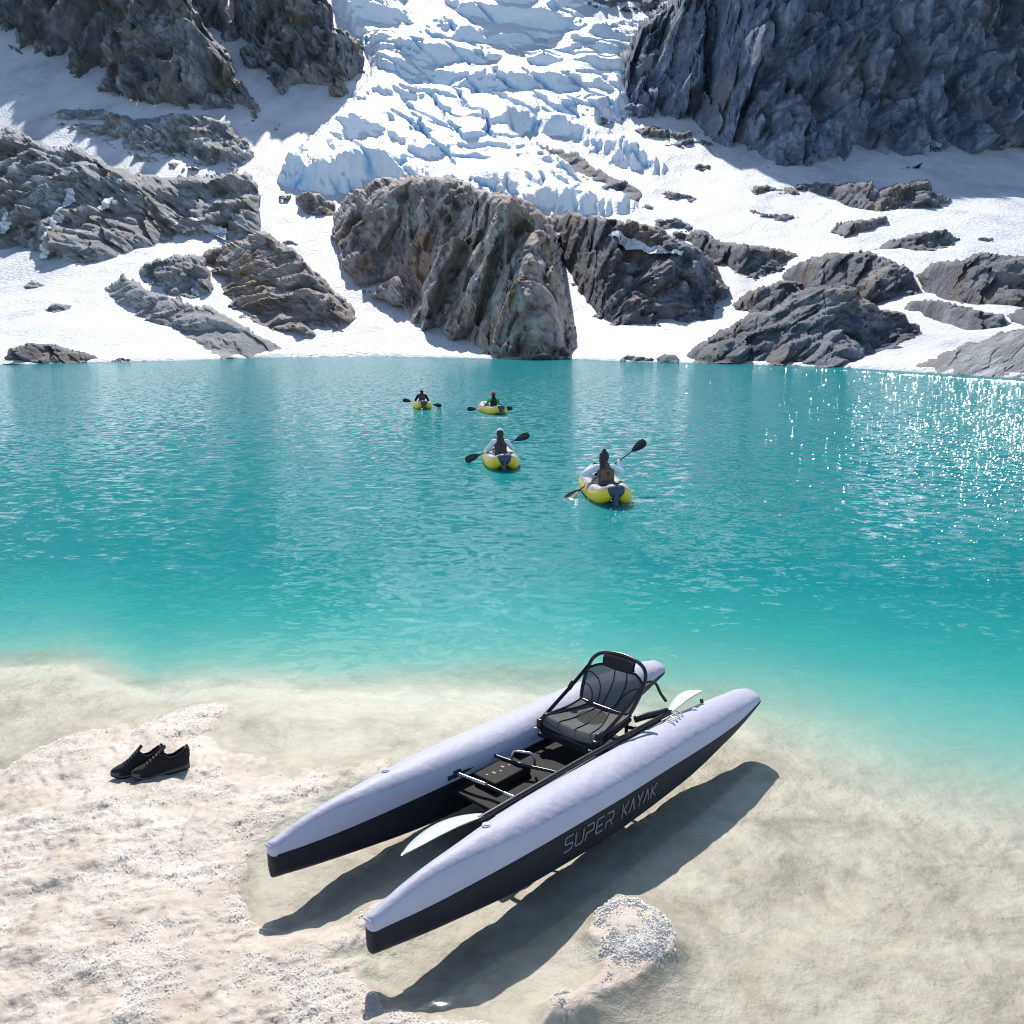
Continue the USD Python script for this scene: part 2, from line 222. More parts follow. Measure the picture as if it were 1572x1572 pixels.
# ------------------------------------------------------------------ lake bed, shallows and salt flat
def raster(polys, u0, v0, w, h, ss=1):
    im = Image.new('L', (w, h)); d = ImageDraw.Draw(im)
    for p in polys: d.polygon([(a - u0, b - v0) for a, b in p], fill=1)
    return np.asarray(im).astype(bool)
DROP = np.array([(-900, 1000), (-300, 1000), (0, 1003), (130, 998), (230, 1038), (330, 1030), (480, 1034), (600, 1036), (780, 1028), (880, 1022), (1000, 1040), (1120, 1058), (1200, 1075), (1300, 1112), (1400, 1142), (1572, 1172), (1900, 1235), (2500, 1340)])
DRY = [[(-900, 1300), (0, 1176), (60, 1142), (120, 1120), (200, 1098), (280, 1083), (330, 1074), (367, 1074), (345, 1098), (330, 1112), (345, 1138), (395, 1158), (480, 1166), (590, 1156), (640, 1160), (600, 1182), (520, 1215), (440, 1270), (385, 1320), (378, 1352), (398, 1398), (440, 1425), (520, 1402), (610, 1372), (640, 1392), (590, 1440), (560, 1490), (600, 1530), (700, 1535), (770, 1560), (820, 1620), (700, 1900), (-900, 2100)],
       [(880, 1428), (900, 1388), (945, 1358), (1000, 1372), (1042, 1404), (1056, 1436), (1044, 1476), (1008, 1500), (985, 1530), (930, 1546), (880, 1570), (820, 1580), (830, 1520), (870, 1500), (900, 1470)]]
RU, RV = -900, 950
dry_img = raster(DRY, RU, RV, 3400, 1200)
dry_sd = ndimage.gaussian_filter(ndimage.distance_transform_edt(dry_img) - ndimage.distance_transform_edt(~dry_img), 3)
def dry_at(p):
    """Signed distance in metres, roughly, to the edge of the dry salt (positive inside)."""
    p = np.asarray(p, float); ok = p[..., 1] > 1.0
    q = p.copy(); q[..., 1] = np.maximum(q[..., 1], 1.0)
    u, v = pix(np.concatenate([q[..., :2], np.zeros_like(q[..., :1])], -1))
    d = ndimage.map_coordinates(dry_sd, [np.clip(v - RV, 0, 1199), np.clip(u - RU, 0, 3399)], order=1)
    return d * (q[..., 1] + 0.6) / F * 1.3
def shelf_at(p):
    """Metres beyond the edge of the shallow shelf (positive towards the lake)."""
    p = np.asarray(p, float); q = p.copy(); q[..., 1] = np.maximum(q[..., 1], 1.0); q[..., 2] = 0
    u, v = pix(q); vd = np.interp(u, DROP[:, 0], DROP[:, 1])
    yd = atz(u, vd, 0.0)[..., 1]
    return q[..., 1] - yd
MX, MY = atz(965, 1455, 0.0)[:2]
def bed_z(p):
    p = np.asarray(p, float); p0 = p * [1, 1, 0]
    dry = dry_at(p0) + 0.07 * nz(p0, 0.35, 4, 5); s = shelf_at(p0) + 0.16 * nz(p0, 0.8, 4, 9)
    base = -0.045 - 0.10 / (1 + np.exp(-(p[..., 0] + 0.45) * 3.0))
    base = base + 0.035 * nz(p0, 0.7, 5, 3) + 0.008 * nz(p0, 0.09, 3, 4)
    base = np.minimum(base, -0.018)
    up = 1 / (1 + np.exp(-(dry - 0.02) / 0.045))
    rd = np.stack([p0[..., 0] * 0.88 + p0[..., 1] * 0.48, (p0[..., 1] * 0.88 - p0[..., 0] * 0.48) * 4.2, 0 * p0[..., 0]], -1)
    top = 0.026 + 0.036 * nz(rd, 0.75, 4, 12) + 0.030 * nz(p0, 0.4, 5, 6) + 0.017 * nz(p0, 0.13, 4, 8) + 0.012 * nz(p0, 0.05, 3, 7) + 0.05 * np.clip(dry, 0, 1.0)
    z = base * (1 - up) + top * up
    drop = np.clip(s, 0, None)
    z = z - 0.09 * drop - 0.07 * np.clip(s + 0.7, 0, 0.7)
    nm_ = np.exp(-((p[..., 0] - MX) ** 2 + (p[..., 1] - MY) ** 2) / 0.36 ** 2); z = np.where(z > 0.012, z + (0.012 + 0.25 * (z - 0.012) - z) * np.clip(1.6 * nm_, 0, 1), z)
    z = z + (-0.03 - z) * (1 - up) * np.exp(-((p[..., 0] - MX) ** 2 + (p[..., 1] - MY) ** 2) / 0.36 ** 2)
    return np.maximum(z, -7.0), 1 / (1 + np.exp(-(dry + 0.10 * nz(p0, 0.12, 4, 15) - 0.03) / 0.11))
ys = np.unique(np.r_[np.linspace(-60, -4, 12), np.linspace(-4, 1.6, 10), atz(786, np.linspace(1700, 985, 300), 0.0)[:, 1], np.geomspace(7.0, 14, 40), np.geomspace(14, 230, 30)])
ss = np.unique(np.r_[np.linspace(-12, -1.0, 16), np.linspace(-1.0, -0.68, 24), np.linspace(-0.68, 0.68, 560), np.linspace(0.68, 1.0, 24), np.linspace(1.0, 12, 16)])
def ground(ys, ss):
    X = ss[None, :] * np.maximum(ys + 0.5, 3.0)[:, None]; return np.stack([X, np.broadcast_to(ys[:, None], X.shape), np.zeros_like(X)], -1)
G = ground(ys, ss); shp = G.shape[:2]; g = G.reshape(-1, 3).copy()
g[:, 2], dry_v = bed_z(g)
obj('lake_bed', (g, grid_faces(*shp)), 'lake_bed', smooth=True, attrs={'dry': dry_v, 'silt': np.clip(shelf_at(g) + 0.9, 0, 1)}, kind='structure', label='beige silt lake bed with a salt-crusted shore')
wy = np.unique(np.r_[np.linspace(-20, 1.6, 12), atz(786, np.linspace(1700, 985, 170), 0.0)[:, 1], np.geomspace(7.0, 16, 60), np.geomspace(16, 230, 60)])
ws = np.unique(np.r_[np.linspace(-12, -1.0, 16), np.linspace(-1.0, 1.0, 330), np.linspace(1.0, 12, 16)])
Wt = ground(wy, ws); w = Wt.reshape(-1, 3).copy(); depth = -np.minimum(bed_z(w)[0], 0)
s_ = shelf_at(w) + 0.20 * nz(w, 0.9, 4, 9) + 0.14 * nz(w, 0.25, 4, 10)
rt = np.clip((w[:, 0] - 0.9) / 1.3, 0, 1)
far = np.clip((w[:, 1] - 7) / 12, 0, 1)
sp = np.maximum(s_ + 0.12 + 0.45 * rt, 0)
murk = (0.50 - 0.22 * rt) * (1 - np.exp(-(5.0 - 3.6 * rt) * sp)) + (0.50 + 0.22 * rt) * (1 - np.exp(-0.55 * sp)) + 0.025 + 0.08 * np.maximum(depth - 0.03, 0)
wind = 0.30 + 0.60 * np.clip((s_ - 0.2) / 6, 0, 1)
side = np.clip(0.5 + w[:, 0] / np.maximum(w[:, 1], 3) * 1.1, 0, 1)
patch = 1 + 0.35 * nz(w * [0.35, 1, 1], 14, 3, 21)
wind = wind * (1 - far + far * (0.50 + 1.25 * side ** 1.6) * patch)
glint = np.clip((w[:, 0] / np.maximum(w[:, 1], 3) - 0.16) / 0.26, 0, 1) * np.clip((w[:, 1] - 10) / 10, 0, 1) * np.clip(0.85 + 0.9 * nz(w * [0.4, 1, 1], 9, 3, 33), 0, 1.3)
glint = np.maximum(glint, 0.30 * np.clip((w[:, 1] - 9) / 25, 0, 1))
obj('lake', (w, grid_faces(*Wt.shape[:2])), 'lake_water', smooth=True, attrs={'murk': murk, 'wind': wind, 'glint': glint}, kind='structure', label='turquoise glacial lake, clear at the near shore')

plain('wavelet_water', (0.010, 0.27, 0.30), 0.09, 0.6)
_r = np.random.default_rng(77); N_ = 4000
gu = 1640 - np.abs(_r.normal(0, 160, N_)); gv = 655 + _r.normal(0, 72, N_) + 40 * _r.uniform(-1, 1, N_) * (gu < 1400); gp = atz(gu, np.maximum(gv, vsh_(gu) + 5), 0.0)
SUN = np.array([math.sin(SUN_AZ) * math.cos(SUN_EL), math.cos(SUN_AZ) * math.cos(SUN_EL), math.sin(SUN_EL)])
to = EYE - gp; dist = np.linalg.norm(to, axis=1); hv = to / dist[:, None] + SUN; hv /= np.linalg.norm(hv, axis=1)[:, None]
nn = hv + _r.normal(0, 0.040, (N_, 3)); nn /= np.linalg.norm(nn, axis=1)[:, None]                     # steep wavelet faces, slopes scattered
t1_ = np.cross(nn, [0, 1, 0.0]); t1_ /= np.linalg.norm(t1_, axis=1)[:, None]; t2_ = np.cross(nn, t1_)
sz_ = dist * (0.0003 + 0.0007 * _r.uniform(0, 1, N_) ** 2.5); cc_ = gp + [0, 0, 0.004]; cc_[:, 2] += 0.5 * sz_ * np.hypot(t2_[:, 2], t1_[:, 2])
vv_ = np.stack([cc_ - t1_ * sz_[:, None] * 1.35, cc_ - t2_ * sz_[:, None] * 0.8, cc_ + t1_ * sz_[:, None] * 1.35, cc_ + t2_ * sz_[:, None] * 0.8], 1).reshape(-1, 3)
b_ = 4 * np.arange(N_)[:, None]; ff_ = np.vstack([b_ + [0, 1, 2], b_ + [0, 2, 3]])
obj('ripple_crests', (vv_, ff_), 'wavelet_water', smooth=False, kind='stuff', label='small steep wavelets catching the sun at the right of the lake')

# ------------------------------------------------------------------ mountain terrain: depth model of the slopes
VL = np.array([480, 415, 330, 250, 170, 80, 0, -120, -300], float)
TAB = {-420: [145, 190, 245, 290, 335, 390, 440, 520, 680], 0: [158, 195, 250, 292, 337, 392, 442, 522, 680], 200: [170, 203, 256, 300, 347, 402, 452, 532, 690], 450: [196, 222, 268, 318, 368, 428, 482, 570, 720],
       700: [205, 235, 280, 335, 392, 455, 512, 600, 760], 950: [195, 230, 278, 335, 394, 458, 518, 600, 760], 1200: [165, 200, 252, 312, 362, 420, 480, 560, 700], 1500: [118, 155, 218, 302, 352, 410, 470, 540, 680], 1950: [98, 142, 212, 302, 352, 410, 470, 540, 680]}
us = np.arange(-420, 1951, 5.0); cols = np.array(list(TAB.keys()), float); tab = Pchip(cols, np.array(list(TAB.values()), float))(us)
vs_ = np.arange(-320, 621, 3.0); DB = np.zeros((len(vs_), len(us)))
for i, u in enumerate(us):
    a = vsh(u); d0 = atz(u, a, 0.0)[1]
    DB[:, i] = Pchip(np.r_[-a, -VL], np.r_[d0, tab[i]])(np.clip(-vs_, -a, 300))
DB = ndimage.gaussian_filter(DB, (0, 4))
def dbase(u, v): return ndimage.map_coordinates(DB, [(np.asarray(v) + 320) / 3.0, (np.asarray(u) + 420) / 5.0], order=1, mode='nearest')
def lift(p, u, v):
    """The snow's own drifts and its lip at the shore."""
    k = np.clip((vsh(u) - v) / 26, 0, 1)
    return k * (1.5 * nz(p, 26, 4, 41) + 0.7 * nz(p * [1, .6, 1], 11, 3, 43) + 0.35 * nz(p, 5, 3, 42)) + 0.28 * np.clip((vsh(u) - v) / 1.2, 0, 1)
tu = np.arange(-400, 1931, 3.4); tt = np.r_[np.linspace(0, 0.02, 8), np.linspace(0.02, 1, 290)[1:]]
U, T = np.meshgrid(tu, tt); V = vsh(U) + (-290 - vsh(U)) * T
Pn = aty(U.ravel(), V.ravel(), dbase(U.ravel(), V.ravel())); Pn[:, 2] += lift(Pn, U.ravel(), V.ravel())
Pn = Pn.reshape(*U.shape, 3); Pn[0, :, 2] = 0.0
skirt = Pn[:1] * [0.98, 0.98, 1] - [0, 0, 2.0]
back = Pn[-1:] * [1.3, 1.3, 0.8]
Pn = np.concatenate([skirt, Pn, back], 0)
obj('snow_slopes', (Pn.reshape(-1, 3), grid_faces(*Pn.shape[:2])), 'snow', smooth=True, kind='structure', label='white snow slopes rising from the far shore of the lake')

# ------------------------------------------------------------------ glacier
GL = [(500, -140), (505, 0), (515, 30), (530, 50), (553, 66), (562, 96), (553, 125), (535, 146), (520, 165), (490, 192), (460, 222), (432, 255), (420, 280), (450, 290), (500, 300), (560, 300), (640, 290), (720, 290), (790, 318), (845, 336), (930, 334), (992, 334), (985, 308), (915, 276), (850, 240), (800, 214), (820, 208), (870, 224), (930, 252), (1000, 276), (1078, 284), (1060, 270), (1000, 240), (960, 215), (930, 196), (952, 190), (972, 176), (968, 122), (966, 95), (985, 75), (1004, 50), (1024, 30), (1052, 0), (1082, -140)]
def relief_grid(poly, st, pad=12, grow=0.0):
    p = np.array(poly, float); u0, v0 = np.floor(p.min(0)) - pad; u1, v1 = np.ceil(p.max(0)) + pad
    w_, h_ = int(u1 - u0), int(v1 - v0); mk = raster([poly], u0, v0, w_ + 1, h_ + 1)
    wob = ndimage.gaussian_filter(np.random.default_rng(int(abs(p.sum()))).normal(size=mk.shape), 2.2); wob *= 2.2 / max(wob.std() * 2, 1e-9)
    sd = ndimage.distance_transform_edt(mk) - ndimage.distance_transform_edt(~mk) + wob * 0.7
    uu = np.arange(0, w_, st); vv = np.arange(0, h_, st); Uq, Vq = np.meshgrid(uu, vv)
    big = min(w_, h_); pq = np.stack([Uq / 14.0, Vq / 14.0, 0 * Uq + p.sum() % 97], -1)
    tq = ndimage.map_coordinates(sd, [Vq, Uq], order=1) + min(7.0, 0.055 * big) * (fbm(pq, 4, 3) * 2 - 1) + grow
    return Uq + u0, Vq + v0, tq, mk, u0, v0
Ug, Vg, tg, _, _, _ = relief_grid(GL, 1.7)
kg = tg > 0; ug, vg, t_ = Ug[kg], Vg[kg], tg[kg]
d0 = dbase(ug, vg); s = np.clip(t_ / 26, 0, 1); s = s * s * (3 - 2 * s)
p0 = aty(ug, vg, d0)
# flow coordinates: along the fall line and across it
warp = nz(p0, 45, 3, 51); warp2 = nz(p0, 14, 3, 52)
low = np.clip((vg - 150) / 60, 0, 1)
ridge = lambda x: 1 - 2 * np.abs((x % 1.0) - 0.5)
steps = ridge(p0[:, 1] / 24 + 1.2 * warp + 0.35 * warp2 + p0[:, 0] / 150)          # transverse swells of the icefall
line = lambda x, w_: np.clip(1 - np.abs((x % 1.0) - 0.5) / w_, 0, 1)
patchy = lambda sc, sd, g_, o_: np.clip(nz(p0, sc, 3, sd) * g_ + o_, 0, 1)
c1 = line(p0[:, 1] / 10.5 + 2.2 * warp + 0.8 * warp2 + p0[:, 0] / 60, 0.11) * patchy(34, 81, 4.0, 0.0)                      # crevasses across the fall
c2 = line((p0[:, 0] * 0.8 + p0[:, 1] * 0.6) / 12 + 1.1 * warp + 0.5 * warp2, 0.10) * patchy(34, 82, 3.6, -0.05)                # slanting ones
c3 = line(p0[:, 0] / 13 + 1.4 * warp + 0.6 * warp2 + p0[:, 1] / 45, 0.10) * low * patchy(30, 83, 3.4, 0.15)                  # lengthwise ones on the tongue
crack = np.maximum(np.maximum(c1 * (1 - 0.6 * low), c2), c3)
calm = np.clip(nz(p0, 38, 3, 71) * 3.4 + 0.22 + 0.25 * np.clip((130 - vg) / 120, 0, 1), 0.03, 1)
fc = facet(p0, 9, 61, np.diag([0.8, 1, 1.2])); fs = facet(p0, 3.6, 62)
hum = nz(p0 * [1, .7, 1], 30, 3, 72)
amp = 2.1 * steps * (1 - low) + 0.5 * fc * calm + 0.32 * fs * calm + 11.0 * warp + 6.5 * hum + 1.7 * warp2 + 0.22 * nz(p0, 2.5, 3, 63) - 2.9 * crack ** 0.8
up_ = -1.6 + s * (3.6 + amp) + 1.4 * np.clip(t_ / 5, 0, 1)
pg = p0 + np.stack([0 * up_, -0.45 * up_, 0.9 * up_], 1)
fresh = np.clip(0.72 + 0.22 * steps - 0.75 * crack ** 0.6 + 0.16 * fc + 0.30 * nz(p0, 20, 4, 64), 0, 1)
idx = -np.ones(kg.shape, int); idx[kg] = np.arange(kg.sum()); fa = grid_faces(*kg.shape, kg)
fa = idx.ravel()[fa]
obj('glacier', (pg, fa), 'glacier_ice', smooth=True, attrs={'fresh': fresh}, kind='structure', label='crevassed blue-white glacier falling between the cliffs')

# ------------------------------------------------------------------ cliffs and rock outcrops
def rock(name, label, cat, poly, mat, slope=55, rim=14, st=2.0, rough=0.95, frame=None, group=None, kind=None, patches=(), push=(0, -1.0, 0.14), sizes=(46, 19, 8, 4.5), bulge=0.22, seed=1, lobe=1.0):
    Uq, Vq, tq, mk, u0, v0 = relief_grid(poly, st, 12, min(6.0, 0.07 * np.ptp(np.array(poly, float)[:, 1]) + 1.0))
    k = tq > 0; u, v, t = Uq[k], Vq[k], tq[k]
    cols_ = np.arange(mk.shape[1]); has = mk.any(0); vb = np.where(has, mk.shape[0] - 1 - np.argmax(mk[::-1], 0), 0).astype(float)
    vb = np.interp(cols_, cols_[has], vb[has]); vb = ndimage.gaussian_filter1d(vb, max(3, min(22, 0.07 * has.sum())), mode='nearest')
    vbot = np.maximum(np.interp(u - u0, cols_, vb) + v0, v); db = dbase(u, v); dbot = dbase(u, vbot)
    own = dbot * (1 + (vbot - v) / (F * math.tan(math.radians(slope))))
    width = min(np.ptp(u), np.ptp(v)); px = float(np.median(db)) / F
    own = np.minimum(own, db - bulge * width * px * np.clip(t / (width * 0.35 + 1), 0, 1))
    rim = min(rim, 0.45 * t.max()); s = np.sqrt(1 - (1 - np.clip(t / rim, 0, 1)) ** 2)
    edge = np.minimum(db + 1.2, own + 0.30 * width * px + 2.0); d = edge + (own - edge) * s; d = np.where(t < st * 1.45, db + 1.2, d)
    gd = np.zeros(k.shape); gd[k] = own + (edge - own) * (1 - s); hole = ~k; fill = gd.copy(); ix = ndimage.distance_transform_edt(hole, return_distances=False, return_indices=True); fill = gd[tuple(ix)]
    gy, gx = np.gradient(ndimage.gaussian_filter(fill, 1.0), st); stretch = (np.hypot(gx, gy) / px)[k]; calm_ = 1 / (1 + (stretch / 4.5) ** 2)
    p = aty(u, v, d); q = p + 3.0 * np.stack([nz(p, 9, 3, seed), nz(p, 9, 3, seed + 1), nz(p, 9, 3, seed + 2)], 1) * min(1, width * px / 25)
    size = [max(x * px, 0.3) * min(1, (width / 70) ** 0.5) for x in sizes]
    a = sum(c * sz * facet(q, sz, seed * 7 + i, frame) for i, (c, sz) in enumerate(zip((0.58, 0.56, 0.46, 0.34), size)))
    a = a + 0.30 * lobe * size[0] * nz(p, size[0] * 1.8, 3, seed + 11) + 0.12 * size[2] * nz(p, size[2] * 0.6, 3, seed + 12)
    grow = np.clip(t / 7, 0, 1); inpatch = []
    for pp in patches:
        pm = raster([pp], u0, v0, mk.shape[1], mk.shape[0]); inpatch.append(pm[np.clip((v - v0).astype(int), 0, mk.shape[0] - 1), np.clip((u - u0).astype(int), 0, mk.shape[1] - 1)])
    soft = p + np.array(push) * (0.30 * lobe * size[0] * nz(p, size[0] * 1.8, 3, seed + 11) * grow)[:, None] + np.array([0, -0.9, 0.9])
    p = p + np.array(push) * (a * rough * grow * (0.35 + 0.65 * s) * calm_)[:, None]
    idx = -np.ones(k.shape, int); idx[k] = np.arange(k.sum()); f = idx.ravel()[grid_faces(*k.shape, k)]
    if patches:
        sm = soft
        loc = p.mean(0); loc[2] = p[:, 2].min(); r = thing(name, label, cat, loc, 0, group)
        def sub(vv, ff):
            un, inv = np.unique(ff, return_inverse=True); return vv[un], inv.reshape(-1, 3)
        obj('rock_face', (p, f), mat, r, smooth=40, world=True)
        sm = 0.5 * p + 0.5 * soft + np.array([0, -0.1, 0.15])
        for ip in inpatch: obj('snow_patch', sub(sm, f[ip[f].all(1)]), 'snow', r, smooth=True, world=True)
        return r
    if kind: return obj(name, (p, f), mat, smooth=40, kind=kind, label=label)
    return obj(name, (p, f), mat, smooth=40, label=label, cat=cat, group=group)
lean = np.linalg.inv(np.array([[1, 0, 0], [0, 1, 0], [0.35, 0.0, 2.4]]))          # tall leaning slabs
dip = np.linalg.inv(np.array([[1.9, 0, 0.5], [0, 1, 0], [-0.2, 0.2, 0.8]]))       # beds dipping sideways
_c, _s = math.cos(.6), math.sin(.6)
dip2 = np.array([[_c, 0, _s], [0, 1, 0], [-_s, 0, _c]]) @ np.diag([0.55, 1.0, 1.0])   # blocks elongated along tilted joints
_e, _f = math.cos(-.5), math.sin(-.5)
dip3 = np.array([[_e, 0, _f], [0, 1, 0], [-_f, 0, _e]]) @ np.diag([0.8, 1.0, 1.15])
A = [(-400, 60), (-60, 40), (3, 58), (51, 94), (76, 111), (102, 115), (127, 125), (153, 140), (178, 141), (214, 153), (239, 163), (262, 156), (285, 165), (326, 168), (351, 182), (377, 188), (424, 194), (402, 174), (377, 142), (361, 121), (351, 97), (336, 71), (316, 46), (297, 20), (285, -10), (280, -28), (-400, -34)]
rock('cliff', 'dark grey cliff at the upper left with water-streaked face', '', A, 'cliff_grey', slope=66, rim=26, kind='structure', frame=lean, sizes=(60, 26, 11, 5), seed=101, rough=1.25, lobe=0.6)
B1 = [(290, -24), (294, 4), (305, 25), (318, 46), (331, 60), (338, 70), (348, 75), (364, 72), (362, 40), (352, 30), (346, 8), (344, -24)]
rock('cliff', 'narrow rock buttress between the two upper left cliffs', '', B1, 'cliff_grey', slope=66, rim=14, kind='structure', frame=lean, seed=111, sizes=(50, 22, 10, 5.0))
B = [(362, -24), (362, 4), (366, 51), (374, 81), (392, 115), (422, 131), (433, 140), (460, 142), (489, 142), (510, 145), (533, 145), (550, 122), (559, 97), (551, 66), (529, 51), (510, 48), (504, 25), (508, 13), (494, -4), (488, -24)]
rock('cliff', 'grey rounded rock tower left of the glacier icefall', '', B, 'cliff_grey', slope=64, rim=24, kind='structure', seed=121, sizes=(44, 20, 9, 4.5), rough=1.2, lobe=0.6)
Cc = [(1050, -110), (1034, -4), (1011, 16), (996, 31), (976, 51), (965, 74), (945, 94), (946, 120), (955, 138), (958, 177), (996, 178), (1026, 177), (1057, 188), (1072, 202), (1118, 225), (1128, 242), (1164, 254), (1215, 254), (1261, 251), (1327, 252), (1357, 255), (1403, 253), (1444, 240), (1495, 237), (1525, 229), (1572, 226), (1700, 212), (1930, 190), (1930, -150)]
rock('cliff', 'huge dark blue-grey cliff wall filling the upper right', '', Cc, 'cliff_shade', slope=69, rim=34, st=2.2, kind='structure', frame=lean, sizes=(58, 27, 12, 5.5), seed=131, rough=1.35, lobe=0.7)
